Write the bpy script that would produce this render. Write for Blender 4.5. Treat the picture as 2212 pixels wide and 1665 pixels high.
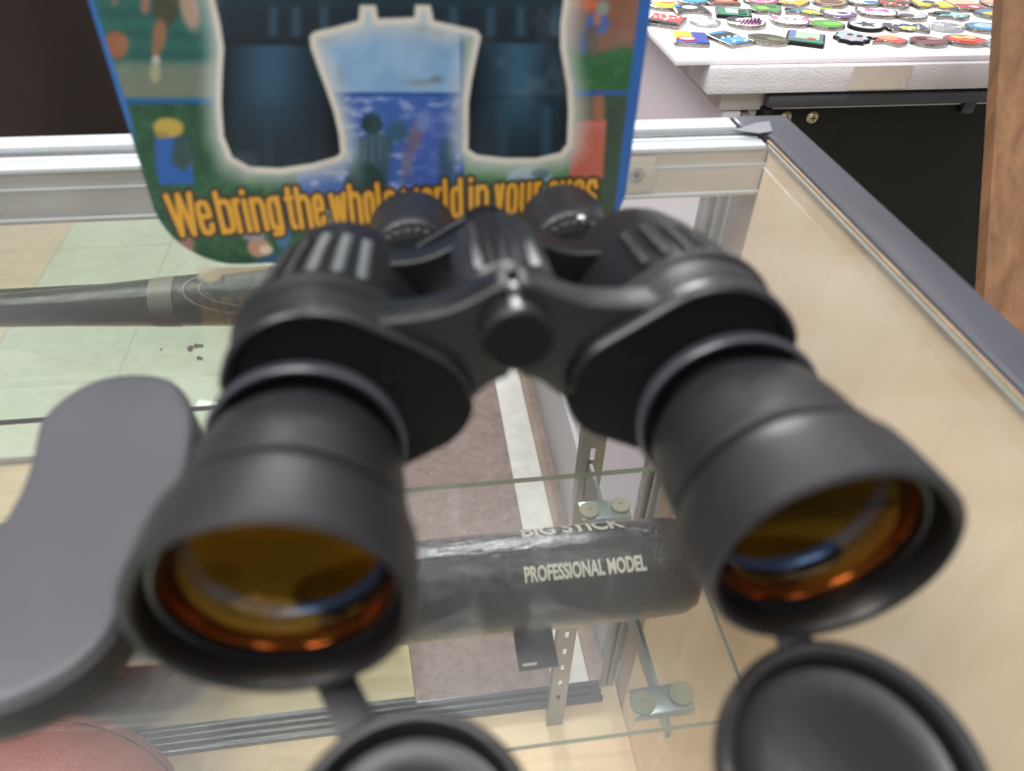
import bpy, bmesh, math, random
import numpy as np
from mathutils import Vector, Matrix

for o in list(bpy.data.objects):
    bpy.data.objects.remove(o)
S = bpy.context.scene
COL = S.collection
PI = math.pi

# ------------------------------------------------------------------ camera
FPX = 1602.3                      # focal length in pixels of a 2212 px wide picture
CAM = np.array([0.0, 0.0, 0.18])
def _rot(a, b, c):
    cx, sx, cy, sy, cz, sz = math.cos(a), math.sin(a), math.cos(b), math.sin(b), math.cos(c), math.sin(c)
    base = np.array([[1, 0, 0], [0, 0, -1], [0, 1, 0]], float)
    Ry = np.array([[cy, -sy, 0], [sy, cy, 0], [0, 0, 1]])
    Rx = np.array([[1, 0, 0], [0, cx, -sx], [0, sx, cx]])
    Rz = np.array([[cz, -sz, 0], [sz, cz, 0], [0, 0, 1]])
    return Rz @ Rx @ base @ Ry
RC = _rot(0.71197242, 0.16329902, 0.03623545)
cam = bpy.data.cameras.new('camera')
cam.sensor_width = 36
cam.lens = FPX / 2212 * 36
cam.clip_start = 0.01
cam.clip_end = 60
cam.dof.use_dof = True
cam.dof.focus_distance = 0.72
cam.dof.aperture_fstop = 7.2
camo = bpy.data.objects.new('camera', cam)
COL.objects.link(camo)
M4 = Matrix.Identity(4)
for i in range(3):
    M4[i][0] = RC[0, i]; M4[i][1] = -RC[1, i]; M4[i][2] = -RC[2, i]; M4[i][3] = CAM[i]
camo.matrix_world = M4
S.camera = camo

def ray(x, y):
    return RC.T @ np.array([(x - 1106) / FPX, (y - 832.5) / FPX, 1.0])
def W(px, py, **k):
    """world point seen at a photo position, on the plane X=, Y= or Z= given"""
    d = ray(px, py)
    (a, v), = k.items()
    i = 'XYZ'.index(a)
    return CAM + d * ((v - CAM[i]) / d[i])

# ------------------------------------------------------------------ world + lamps
wd = bpy.data.worlds.new('World'); S.world = wd; wd.use_nodes = True
bg = wd.node_tree.nodes['Background']
bg.inputs[0].default_value = (0.94, 0.95, 0.98, 1)
bg.inputs[1].default_value = 0.55
def area(name, loc, size, power, col=(1, 1, 1), tgt=(0, .3, 0), sy=None):
    l = bpy.data.lights.new(name, 'AREA'); l.energy = power; l.color = col; l.size = size
    if sy: l.shape = 'RECTANGLE'; l.size_y = sy
    o = bpy.data.objects.new(name, l); COL.objects.link(o); o.location = loc
    o.rotation_euler = (Vector(tgt) - Vector(loc)).to_track_quat('-Z', 'Y').to_euler()
    return o
area('ceiling_fill', (-1.5, 0.0, 2.3), 1.2, 62, (1, .97, .93), tgt=(.1, .3, -.3), sy=1.0)  # added fill, brightens the right end panel
area('ceiling_fill', (0.7, -0.5, 2.3), 1.0, 6, (1, .97, .92), tgt=(0, .2, 0), sy=0.5)  # added soft fill in place of ceiling bounce
area('ceiling_fill', (-0.7, -1.9, 2.4), 1.6, 50, (1, .98, .94), tgt=(-.9, -1.3, -1), sy=1.0)  # added fill for the green floor shown in the mirror
area('ceiling_fill', (0.05, 0.22, 2.5), .9, 34, (1, .98, .95), tgt=(0.05, .25, 0), sy=0.4)  # added overhead fill for the binoculars' top faces
area('ceiling_fill', (0.35, 5.2, 2.4), 1.6, 215, (.97, .98, 1), tgt=(0.3, .8, -.4), sy=0.6)  # added fill for the far floor and the pins
def spot(loc, power, r=.035):
    l = bpy.data.lights.new('spot_lamp', 'POINT'); l.energy = power; l.shadow_soft_size = r; l.color = (1, .95, .88)
    o = bpy.data.objects.new('spot_lamp', l); COL.objects.link(o); o.location = loc
spot((0.65, 3.70, 2.25), 45, .06); spot((-0.62, 2.37, 2.25), 30, .05); spot((1.41, 1.87, 2.25), 26, .05); spot((0.25, -0.6, 2.25), 7, .05)

S.view_settings.view_transform = 'Standard'
S.view_settings.look = 'None'
S.view_settings.exposure = 0.0
S.view_settings.gamma = 1.0
S.cycles.max_bounces = 14
S.cycles.transparent_max_bounces = 24
S.cycles.glossy_bounces = 6
S.cycles.caustics_reflective = False
S.cycles.caustics_refractive = False

# ------------------------------------------------------------------ colour + materials
def lin(c):
    return tuple(((v / 255) / 12.92 if v / 255 <= .04045 else ((v / 255 + .055) / 1.055) ** 2.4) for v in c)
def rgba(c): return (*lin(c), 1)

def new_mat(name):
    m = bpy.data.materials.new(name); m.use_nodes = True
    nt = m.node_tree
    return m, nt, nt.nodes['Principled BSDF']
def mat(name, c, rough=.5, metal=0., spec=.5, noise=0., nscale=40, bump=0., bscale=200, stretch=None, coat=0.):
    m, nt, b = new_mat(name)
    b.inputs['Roughness'].default_value = rough
    b.inputs['Metallic'].default_value = metal
    b.inputs['Specular IOR Level'].default_value = spec
    b.inputs['Coat Weight'].default_value = coat
    b.inputs['Base Color'].default_value = rgba(c)
    tc = nt.nodes.new('ShaderNodeTexCoord')
    src = tc.outputs['Object']
    if stretch:
        mp = nt.nodes.new('ShaderNodeMapping'); mp.inputs['Scale'].default_value = stretch
        nt.links.new(src, mp.inputs[0]); src = mp.outputs[0]
    if noise:
        n = nt.nodes.new('ShaderNodeTexNoise'); n.inputs['Scale'].default_value = nscale; n.inputs['Detail'].default_value = 6
        n.inputs['Roughness'].default_value = .65
        nt.links.new(src, n.inputs['Vector'])
        r = nt.nodes.new('ShaderNodeMapRange'); r.inputs[1].default_value = .3; r.inputs[2].default_value = .7
        r.inputs[3].default_value = 1 - noise; r.inputs[4].default_value = 1 + noise
        nt.links.new(n.outputs[0], r.inputs[0])
        mx = nt.nodes.new('ShaderNodeVectorMath'); mx.operation = 'SCALE'; mx.inputs[0].default_value = lin(c)
        nt.links.new(r.outputs[0], mx.inputs['Scale'])
        nt.links.new(mx.outputs[0], b.inputs['Base Color'])
    if bump:
        n = nt.nodes.new('ShaderNodeTexNoise'); n.inputs['Scale'].default_value = bscale; n.inputs['Detail'].default_value = 4
        nt.links.new(src, n.inputs['Vector'])
        bp = nt.nodes.new('ShaderNodeBump'); bp.inputs['Strength'].default_value = bump; bp.inputs['Distance'].default_value = .001
        nt.links.new(n.outputs[0], bp.inputs['Height']); nt.links.new(bp.outputs[0], b.inputs['Normal'])
    return m
def glass_mat(name, tint=(.93, .97, .95), ior=1.5, boost=1.0, smudge_haze=0.):
    m = bpy.data.materials.new(name); m.use_nodes = True; nt = m.node_tree; nt.nodes.clear()
    out = nt.nodes.new('ShaderNodeOutputMaterial'); t = nt.nodes.new('ShaderNodeBsdfTransparent')
    t.inputs[0].default_value = (*tint, 1); g = nt.nodes.new('ShaderNodeBsdfGlossy'); g.inputs['Roughness'].default_value = .015
    g.inputs[0].default_value = (1, 1, 1, 1)
    ge = nt.nodes.new('ShaderNodeNewGeometry'); dt = nt.nodes.new('ShaderNodeVectorMath'); dt.operation = 'DOT_PRODUCT'
    nt.links.new(ge.outputs['Normal'], dt.inputs[0]); nt.links.new(ge.outputs['Incoming'], dt.inputs[1])
    def mth(op, a, b=None):
        n = nt.nodes.new('ShaderNodeMath'); n.operation = op
        for i, q in enumerate((a, b)):
            if q is None: continue
            if isinstance(q, (int, float)): n.inputs[i].default_value = q
            else: nt.links.new(q, n.inputs[i])
        return n.outputs[0]
    ca = mth('ABSOLUTE', dt.outputs['Value']); pw = mth('POWER', mth('SUBTRACT', 1.0, ca), 5.0)
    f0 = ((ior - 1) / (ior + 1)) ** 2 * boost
    mu = nt.nodes.new('ShaderNodeMath'); mu.operation = 'MULTIPLY_ADD'; mu.inputs[1].default_value = 1 - f0; mu.inputs[2].default_value = f0; mu.use_clamp = True
    nt.links.new(pw, mu.inputs[0])
    mx = nt.nodes.new('ShaderNodeMixShader')
    nt.links.new(mu.outputs[0], mx.inputs[0]); nt.links.new(t.outputs[0], mx.inputs[1]); nt.links.new(g.outputs[0], mx.inputs[2])
    if smudge_haze:
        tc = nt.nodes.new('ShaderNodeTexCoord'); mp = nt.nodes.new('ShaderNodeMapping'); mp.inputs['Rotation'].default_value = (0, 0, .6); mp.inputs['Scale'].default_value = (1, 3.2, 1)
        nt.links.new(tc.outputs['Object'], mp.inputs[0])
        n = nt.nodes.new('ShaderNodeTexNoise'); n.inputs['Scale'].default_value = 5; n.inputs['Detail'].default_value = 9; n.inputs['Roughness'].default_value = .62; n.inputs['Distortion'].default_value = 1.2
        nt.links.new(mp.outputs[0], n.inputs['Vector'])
        r = nt.nodes.new('ShaderNodeMapRange'); r.inputs[1].default_value = .42; r.inputs[2].default_value = .72; r.inputs[3].default_value = smudge_haze * .35; r.inputs[4].default_value = smudge_haze * 1.6
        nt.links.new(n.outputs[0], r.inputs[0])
        df = nt.nodes.new('ShaderNodeBsdfDiffuse'); df.inputs[0].default_value = (.85, .86, .88, 1)  # white veil: smudges, plus ceiling-reflection haze put into the colour
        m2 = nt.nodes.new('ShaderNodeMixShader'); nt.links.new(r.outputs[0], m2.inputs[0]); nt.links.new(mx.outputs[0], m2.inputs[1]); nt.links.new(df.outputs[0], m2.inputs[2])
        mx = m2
    nt.links.new(mx.outputs[0], out.inputs[0])
    return m
def vcol_mat(name, rough=.45, spec=.5):
    m, nt, b = new_mat(name)
    a = nt.nodes.new('ShaderNodeAttribute'); a.attribute_name = 'Col'
    nt.links.new(a.outputs['Color'], b.inputs['Base Color'])
    b.inputs['Roughness'].default_value = rough; b.inputs['Specular IOR Level'].default_value = spec
    return m
def wood_mat(name, c, c2, scale=(60, 60, 4), rough=.42, blot=.10, spec=.4):
    m, nt, b = new_mat(name)
    tc = nt.nodes.new('ShaderNodeTexCoord'); mp = nt.nodes.new('ShaderNodeMapping'); mp.inputs['Scale'].default_value = scale
    nt.links.new(tc.outputs['Object'], mp.inputs[0])
    n = nt.nodes.new('ShaderNodeTexNoise'); n.inputs['Scale'].default_value = 1.0; n.inputs['Detail'].default_value = 8; n.inputs['Roughness'].default_value = .6
    n.inputs['Distortion'].default_value = .4
    nt.links.new(mp.outputs[0], n.inputs['Vector'])
    cr = nt.nodes.new('ShaderNodeValToRGB'); cr.color_ramp.elements[0].position = .3; cr.color_ramp.elements[1].position = .68
    cr.color_ramp.elements[0].color = rgba(c2); cr.color_ramp.elements[1].color = rgba(c)
    nt.links.new(n.outputs[0], cr.inputs[0])
    n2 = nt.nodes.new('ShaderNodeTexNoise'); n2.inputs['Scale'].default_value = 7; n2.inputs['Detail'].default_value = 3
    nt.links.new(tc.outputs['Object'], n2.inputs['Vector'])
    r = nt.nodes.new('ShaderNodeMapRange'); r.inputs[1].default_value = .3; r.inputs[2].default_value = .7; r.inputs[3].default_value = 1 - blot; r.inputs[4].default_value = 1 + blot * .5
    nt.links.new(n2.outputs[0], r.inputs[0])
    v = nt.nodes.new('ShaderNodeVectorMath'); v.operation = 'SCALE'
    nt.links.new(cr.outputs[0], v.inputs[0]); nt.links.new(r.outputs[0], v.inputs['Scale'])
    nt.links.new(v.outputs[0], b.inputs['Base Color'])
    b.inputs['Roughness'].default_value = rough; b.inputs['Specular IOR Level'].default_value = spec
    return m

MAPLE = wood_mat('maple_laminate', (238, 213, 180), (228, 200, 164), scale=(40, 40, 5))
MAPLE_DECK = wood_mat('maple_deck', (232, 210, 176), (214, 188, 150), scale=(5, 45, 30))
PLANK = wood_mat('brown_plank', (152, 112, 80), (108, 78, 54), scale=(60, 60, 5), rough=.5, blot=.2)
PANEL_SHADE = wood_mat('end_panel_shade', (190, 160, 132), (165, 136, 110), scale=(60, 60, 4))  # end panel wood darkened: apron shadow put into the colour
SEAM = mat('seam_grey', (132, 132, 124), .35)
SEAM2 = mat('worn_ply_edge', (150, 132, 110), .6, noise=.2, nscale=60)
RIM = mat('dark_rim_plastic', (60, 61, 70), .38, spec=.6, noise=.08, nscale=12)
ALU = mat('white_anodised', (198, 204, 208), .3, metal=.0, noise=.05, nscale=60, stretch=(2, 60, 60))
ALU2 = mat('brushed_aluminium', (150, 152, 155), .33, metal=.8, noise=.12, nscale=30, stretch=(60, 60, 3))
ALUD = mat('dark_track', (84, 86, 92), .3, metal=.75, noise=.3, nscale=30, stretch=(3, 60, 60))
ZINC = mat('zinc_plate', (150, 160, 162), .3, metal=.7, noise=.12, nscale=160)
BEIGE = mat('beige_apron', (190, 178, 162), .35, spec=.5, noise=.04, nscale=14)
APRON = mat('grey_apron', (150, 147, 142), .35, spec=.5, noise=.04, nscale=14)
PAD = mat('grey_green_rubber', (132, 134, 112), .55, noise=.06, nscale=200)
GLASS = glass_mat('clear_glass', (.985, .995, .99), boost=1.3, smudge_haze=.028)
GLASS2 = glass_mat('shelf_glass', (.985, .993, .988), boost=1.2, smudge_haze=.02)
GEDGE = mat('green_glass_edge', (120, 150, 138), .15, spec=.6)
GEDGE_L = mat('pale_glass_edge', (136, 152, 138), .12, spec=.8)
RUB = mat('black_rubber_armour', (25, 25, 28), .46, spec=.38, bump=.25, bscale=900, noise=.08, nscale=90)
RUBS = mat('black_satin_plastic', (24, 24, 28), .33, spec=.5, bump=.06, bscale=500)
MATTE = mat('black_matte_plate', (12, 12, 13), .6, spec=.2)
HOOD = mat('black_soft_rubber', (34, 34, 38), .42, spec=.45, bump=.15, bscale=900, noise=.1, nscale=60)
GREYR = mat('sheen_grey_rubber', (77, 77, 83), .40, spec=.45, bump=.15, bscale=900, noise=.07, nscale=25)  # lighter than the cover's side: top sheen put into the colour
PAL = mat('pale_rib', (92, 96, 98), .4, spec=.6)
WHITE = mat('white_paint_dot', (225, 228, 230), .4)
FOAM = mat('white_foam_board', (226, 222, 226), .6, spec=.3, noise=.03, nscale=20)
STYRO = mat('white_polystyrene', (214, 211, 216), .7, spec=.3, bump=.8, bscale=520, noise=.06, nscale=60)
LILAC = mat('lilac_white_panel', (222, 214, 222), .5, noise=.03, nscale=6)
KICK = mat('grey_kick_panel', (196, 196, 198), .4, noise=.05, nscale=5)
BLK = mat('black_cabinet_board', (24, 23, 21), .6, spec=.25, noise=.25, nscale=40)
BLKF = mat('black_cabinet_edge', (56, 56, 62), .45, noise=.08, nscale=30)
SCREWM = mat('brass_screw', (206, 190, 160), .3, metal=.5)
MIRROR = mat('mirror_silver', (226, 234, 226), .0, metal=1.)
CLOTH = mat('dark_brown_cloth', (50, 42, 40), .6, spec=.3, noise=.12, nscale=8)

# ------------------------------------------------------------------ mesh helpers
def tag(o, label=None, cat=None, group=None, kind=None):
    if label: o['label'] = label
    if cat: o['category'] = cat
    if group: o['group'] = group
    if kind: o['kind'] = kind
    return o
def empty(name, loc=(0, 0, 0), label=None, cat=None, group=None):
    o = bpy.data.objects.new(name, None); COL.objects.link(o); o.location = loc; o.empty_display_size = .02
    return tag(o, label, cat, group)
def obj(name, verts, faces, m, parent=None, smooth=True, angle=35, off=None):
    me = bpy.data.meshes.new(name)
    if off is not None: verts = [tuple(np.asarray(v, float) - np.asarray(off)) for v in verts]
    me.from_pydata([tuple(map(float, v)) for v in verts], [], faces)
    bm = bmesh.new(); bm.from_mesh(me); bmesh.ops.recalc_face_normals(bm, faces=bm.faces); bm.to_mesh(me); bm.free()
    return link(name, me, m, parent, smooth, angle, off)
def link(name, me, m, parent=None, smooth=True, angle=35, off=None):
    if m: me.materials.append(m)
    if smooth:
        me.shade_smooth(); me.set_sharp_from_angle(angle=math.radians(angle))
    o = bpy.data.objects.new(name, me); COL.objects.link(o)
    if off is not None: o.location = off
    if parent: o.parent = parent
    return o
def from_bm(name, bm, m, parent=None, smooth=True, angle=35):
    me = bpy.data.meshes.new(name); bmesh.ops.recalc_face_normals(bm, faces=bm.faces); bm.to_mesh(me); bm.free()
    return link(name, me, m, parent, smooth, angle)
def bm_box(bm, a, b, bev=0., seg=2):
    a, b = np.minimum(a, b), np.maximum(a, b)
    c = (a + b) / 2; s = b - a
    mt = Matrix.Translation(c) @ Matrix.Diagonal((*s, 1))
    r = bmesh.ops.create_cube(bm, size=1, matrix=mt)
    if bev:
        es = list({e for v in r['verts'] for e in v.link_edges})
        bmesh.ops.bevel(bm, geom=es, offset=bev, segments=seg, affect='EDGES', profile=.5)
def box(name, a, b, m, parent=None, bev=0., rel=(0, 0, 0), seg=2):
    bm = bmesh.new(); r = np.array(rel, float); bm_box(bm, np.array(a, float) - r, np.array(b, float) - r, bev, seg)
    return from_bm(name, bm, m, parent)
def lathe_vf(prof, seg=64, axis='y', c=(0, 0, 0), closed=False):
    """prof: (r, t) pairs turned about the given axis"""
    vs, fs = [], []
    n = len(prof)
    for r, t in prof:
        for k in range(seg):
            a = 2 * PI * k / seg
            p, q = r * math.cos(a), r * math.sin(a)
            v = {'y': (p, t, q), 'z': (p, q, t), 'x': (t, p, q)}[axis]
            vs.append((v[0] + c[0], v[1] + c[1], v[2] + c[2]))
    rng = n if closed else n - 1
    for i in range(rng):
        j = (i + 1) % n
        for k in range(seg):
            l = (k + 1) % seg
            fs.append((i * seg + k, i * seg + l, j * seg + l, j * seg + k))
    if not closed:
        if prof[0][0] > 1e-6: fs.append(tuple(range(seg)))
        if prof[-1][0] > 1e-6: fs.append(tuple(range((n - 1) * seg, n * seg))[::-1])
    return vs, fs
def lathe(name, prof, m, parent=None, seg=64, axis='y', c=(0, 0, 0), closed=False, angle=35, caps=True):
    vs, fs = lathe_vf(prof, seg, axis, c, closed)
    if not caps and not closed: fs = [f for f in fs if len(f) == 4]
    bm = bmesh.new()
    bv = [bm.verts.new(v) for v in vs]
    for f in fs:
        try: bm.faces.new([bv[i] for i in f])
        except ValueError: pass
    bmesh.ops.remove_doubles(bm, verts=bm.verts, dist=1e-7)
    return from_bm(name, bm, m, parent, True, angle)
def prism(name, poly, z0, z1, m, parent=None, bev=0., seg=3, off=(0, 0, 0)):
    bm = bmesh.new()
    vs = [bm.verts.new((p[0] - off[0], p[1] - off[1], z0 - off[2])) for p in poly]
    f = bm.faces.new(vs)
    r = bmesh.ops.extrude_face_region(bm, geom=[f])
    nv = [v for v in r['geom'] if isinstance(v, bmesh.types.BMVert)]
    bmesh.ops.translate(bm, verts=nv, vec=(0, 0, z1 - z0))
    if bev:
        es = [e for e in bm.edges if abs(e.verts[0].co.z - e.verts[1].co.z) < 1e-9 and abs(e.verts[0].co.z - (z1 - off[2])) < 1e-6]
        bmesh.ops.bevel(bm, geom=es, offset=bev, segments=seg, affect='EDGES', profile=.5)
    return from_bm(name, bm, m, parent, True, 40)
def smooth_poly(pts, n=6, it=1):
    """closed Catmull-Rom"""
    P = [np.array(p, float) for p in pts]; out = []
    for i in range(len(P)):
        a, b, c, d = P[i - 1], P[i], P[(i + 1) % len(P)], P[(i + 2) % len(P)]
        for k in range(n):
            t = k / n
            out.append(.5 * ((2 * b) + (c - a) * t + (2 * a - 5 * b + 4 * c - d) * t * t + (3 * b - a - 3 * c + d) * t ** 3))
    return out
def hull(circles, n=72):
    """convex outline round several circles, as points at equal direction steps"""
    out = []
    for k in range(n):
        a = 2 * PI * k / n; d = np.array([math.cos(a), math.sin(a)])
        best = max(circles, key=lambda c: c[0] * d[0] + c[1] * d[1] + c[2])
        out.append(np.array([best[0], best[1]]) + best[2] * d)
    return out
def loft(name, rings, m, parent=None, cap0=True, cap1=True, angle=35):
    n = len(rings[0]); vs = [tuple(p) for r in rings for p in r]; fs = []
    for i in range(len(rings) - 1):
        for k in range(n):
            l = (k + 1) % n
            fs.append((i * n + k, i * n + l, (i + 1) * n + l, (i + 1) * n + k))
    if cap0: fs.append(tuple(range(n)))
    if cap1: fs.append(tuple(range((len(rings) - 1) * n, len(rings) * n)))
    return obj(name, vs, fs, m, parent, True, angle)
def text_mesh(s, offset=0., spacing=1., res=3):
    cu = bpy.data.curves.new('lettering', 'FONT'); cu.body = s; cu.size = 1; cu.offset = offset; cu.space_character = spacing
    cu.resolution_u = res; cu.fill_mode = 'FRONT'
    o = bpy.data.objects.new('lettering', cu); COL.objects.link(o)
    bpy.context.view_layer.update()
    me = bpy.data.meshes.new_from_object(o.evaluated_get(bpy.context.evaluated_depsgraph_get()))
    bpy.data.objects.remove(o); bpy.data.curves.remove(cu)
    bm = bmesh.new(); bm.from_mesh(me); bmesh.ops.remove_doubles(bm, verts=bm.verts, dist=1e-5)
    xs = [v.co.x for v in bm.verts]
    return bm, min(xs), max(xs)

# ================================================================== SETTING
FZ = -0.97
DECK = -0.73
def floor_mats():
    m, nt, b = new_mat('green_vinyl_tile')
    tc = nt.nodes.new('ShaderNodeTexCoord'); sp = nt.nodes.new('ShaderNodeSeparateXYZ'); nt.links.new(tc.outputs['Object'], sp.inputs[0])
    def mth(op, a, v=None, w=None):
        n = nt.nodes.new('ShaderNodeMath'); n.operation = op
        for i, q in enumerate((a, v, w)):
            if q is None: continue
            if isinstance(q, (int, float)): n.inputs[i].default_value = q
            else: nt.links.new(q, n.inputs[i])
        return n.outputs[0]
    def joint(c, o):
        t = mth('DIVIDE', mth('SUBTRACT', c, o), .3145)
        fr = mth('FRACT', t); d = mth('MINIMUM', fr, mth('SUBTRACT', 1., fr))
        return mth('LESS_THAN', d, .0045)
    j = mth('MAXIMUM', joint(sp.outputs[0], -.7032), joint(sp.outputs[1], -.5515))
    tan = mth('LESS_THAN', sp.outputs[0], -1.0177)
    n = nt.nodes.new('ShaderNodeTexNoise'); n.inputs['Scale'].default_value = 28; n.inputs['Detail'].default_value = 8; n.inputs['Roughness'].default_value = .7
    nt.links.new(tc.outputs['Object'], n.inputs['Vector'])
    n2 = nt.nodes.new('ShaderNodeTexNoise'); n2.inputs['Scale'].default_value = 160; n2.inputs['Detail'].default_value = 3
    nt.links.new(tc.outputs['Object'], n2.inputs['Vector'])
    mx = nt.nodes.new('ShaderNodeMix'); mx.data_type = 'RGBA'
    nt.links.new(tan, mx.inputs[0]); mx.inputs[6].default_value = rgba((196, 201, 182)); mx.inputs[7].default_value = rgba((208, 188, 164))
    r = nt.nodes.new('ShaderNodeMapRange'); r.inputs[1].default_value = .3; r.inputs[2].default_value = .7; r.inputs[3].default_value = .86; r.inputs[4].default_value = 1.08
    nt.links.new(n.outputs[0], r.inputs[0])
    sc = nt.nodes.new('ShaderNodeVectorMath'); sc.operation = 'SCALE'; nt.links.new(mx.outputs[2], sc.inputs[0]); nt.links.new(r.outputs[0], sc.inputs['Scale'])
    spk = mth('GREATER_THAN', n2.outputs[0], .70)
    m2 = nt.nodes.new('ShaderNodeMix'); m2.data_type = 'RGBA'; nt.links.new(mth('MULTIPLY', mth('MAXIMUM', mth('MULTIPLY', spk, .5), j), .55), m2.inputs[0])
    nt.links.new(sc.outputs[0], m2.inputs[6]); m2.inputs[7].default_value = rgba((96, 112, 98))
    nt.links.new(m2.outputs[2], b.inputs['Base Color']); b.inputs['Roughness'].default_value = .45
    # brown carpet tile
    m3, nt, b = new_mat('brown_speckled_floor')
    tc = nt.nodes.new('ShaderNodeTexCoord')
    a = nt.nodes.new('ShaderNodeTexNoise'); a.inputs['Scale'].default_value = 55; a.inputs['Detail'].default_value = 9; a.inputs['Roughness'].default_value = .75
    nt.links.new(tc.outputs['Object'], a.inputs['Vector'])
    cr = nt.nodes.new('ShaderNodeValToRGB'); e = cr.color_ramp.elements
    e[0].position = .3; e[0].color = rgba((122, 104, 98)); e[1].position = .62; e[1].color = rgba((152, 134, 126))
    nt.links.new(a.outputs[0], cr.inputs[0])
    v = nt.nodes.new('ShaderNodeTexVoronoi'); v.inputs['Scale'].default_value = 75; nt.links.new(tc.outputs['Object'], v.inputs['Vector'])
    sc2 = nt.nodes.new('ShaderNodeMath'); sc2.operation = 'LESS_THAN'; sc2.inputs[1].default_value = .1; nt.links.new(v.outputs['Distance'], sc2.inputs[0])
    cc = nt.nodes.new('ShaderNodeSeparateColor'); nt.links.new(v.outputs['Color'], cc.inputs[0])
    gt = nt.nodes.new('ShaderNodeMath'); gt.operation = 'GREATER_THAN'; gt.inputs[1].default_value = .88; nt.links.new(cc.outputs[0], gt.inputs[0])
    mu = nt.nodes.new('ShaderNodeMath'); mu.operation = 'MULTIPLY'; nt.links.new(sc2.outputs[0], mu.inputs[0]); nt.links.new(gt.outputs[0], mu.inputs[1])
    mx = nt.nodes.new('ShaderNodeMix'); mx.data_type = 'RGBA'; nt.links.new(mu.outputs[0], mx.inputs[0]); nt.links.new(cr.outputs[0], mx.inputs[6]); mx.inputs[7].default_value = rgba((215, 205, 195))
    nt.links.new(mx.outputs[2], b.inputs['Base Color']); b.inputs['Roughness'].default_value = .8
    bp = nt.nodes.new('ShaderNodeBump'); bp.inputs['Strength'].default_value = .6; bp.inputs['Distance'].default_value = .003
    nt.links.new(a.outputs[0], bp.inputs['Height']); nt.links.new(bp.outputs[0], b.inputs['Normal'])
    return m, m3
GREENF, BROWNF = floor_mats()
def sheet(name, x0, x1, y0, y1, z, m):
    return obj(name, [(x0, y0, z), (x1, y0, z), (x1, y1, z), (x0, y1, z)], [(0, 1, 2, 3)], m, smooth=False)
tag(sheet('green_floor', -8, 8, -8, .30, FZ, GREENF), kind='structure')
tag(sheet('brown_floor', -8, 8, .30, 8, FZ, BROWNF), kind='structure')
STRIP = mat('white_floor_strip', (206, 204, 196), .5, noise=.12, nscale=30)
tag(sheet('floor_strip', .178, .238, .46, 3.5, FZ + .004, STRIP), kind='structure')
PINKL = mat('floor_gap_strip', (150, 125, 110), .6, noise=.1)
tag(sheet('floor_joint', .240, .252, .46, 3.5, FZ + .003, PINKL), kind='structure')

# ================================================================== DISPLAY CASE
XW = .222                # inner face of the right end panel
XL = -.98                # inner face of the left end panel (out of view)
YM = .44                 # mirror / door plane
YN = -.035               # customer-side glass
case = empty('display_case', (0, .2, FZ), 'long glass-topped shop counter case with maple ends and dark rim, holding the bat', 'display case')
CR = (0, .2, FZ)
def cbox(name, a, b, m, bev=0., parent=None): 
    o = box(name, a, b, m, parent or case, bev, CR if parent is None else (0, 0, 0)); return o
# top glass: clear sheet, 6 mm thick, resting under the rail lips
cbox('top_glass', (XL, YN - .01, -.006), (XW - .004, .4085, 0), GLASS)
# side panel with the rail's painted shadow strip behind y=.411
cbox('end_panel', (XW, YN - .01, FZ + .1), (XW + .019, .4112, -.004), MAPLE)
cbox('end_panel', (XL - .02, YN - .01, FZ + .1), (XL, .46, -.004), MAPLE)
cbox('panel_shade_strip', (XW + .001, .4114, DECK - .2), (XW + .019, .4475, -.012), PANEL_SHADE)
cbox('deck', (XL, YN - .02, DECK - .018), (XW - .0005, .452, DECK), MAPLE_DECK)
cbox('base', (XL - .02, YN + .03, FZ + .001), (XW + .019, .44, DECK - .0185), BLK)
cbox('deck_edge_strip', (XL, YN - .026, DECK - .02), (XW, YN - .021, DECK + .012), ALU)
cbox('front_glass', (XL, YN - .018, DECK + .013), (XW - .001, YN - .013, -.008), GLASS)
# dark rim over the right end
bm = bmesh.new()
P = [W(1662, 285, Z=.003), W(2212, 868, Z=.003)]
poly = [(XW + .0006, -.06), (XW + .0006, .4200), (XW - .012, .4300), (XW - .012, .4490), (XW + .0250, .4490), (XW + .0250, -.06)]
prism('rim', [(p[0], p[1]) for p in poly], -.03, .0035, RIM, case, .0022, 3, CR)
cbox('rim_seam', (XW - .0034, YN, -.0015), (XW - .0020, .4085, .0008), SEAM, .0003)
cbox('rim_inlay', (XW - .0010, YN, -.003), (XW + .0004, .4150, .0012), SEAM2)
# rear rail: white lip, groove, stepped aluminium
rail = empty('rear_rail', (0, .2136, -.0 - FZ)); rail.parent = case
RR = (0, .4136, 0)
def rbox(a, b, m, bev=.0005, name='rail_profile'): return box(name, a, b, m, rail, bev, RR)
rbox((XL, .4330, -.012), (.2085, .4485, .003), ALU, .0012, 'rail_lip')
rbox((XL, .4295, -.012), (.2085, .4325, -.003), ALUD, 0, 'rail_groove')
rbox((XL, .4250, -.003), (.2180, .4290, .0015), ALU2)
rbox((XL, .4205, -.003), (.2180, .4245, .0008), ALU)
rbox((XL, .4100, -.0028), (.2190, .4200, .0002), ALU)
# apron under the rail
rbox((-.0, .4125, -.034), (XW, .4200, -.0032), BEIGE, .0006, 'apron')
rbox((XL, .4125, -.034), (-.002, .4200, -.0032), APRON, .0006, 'apron')
rbox((XL, .4112, -.0130), (XW, .4124, -.0121), ALU, 0, 'apron_bead')
rbox((XL, .4112, -.0315), (XW, .4124, -.0302), ALU, 0, 'apron_bead')
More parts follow.
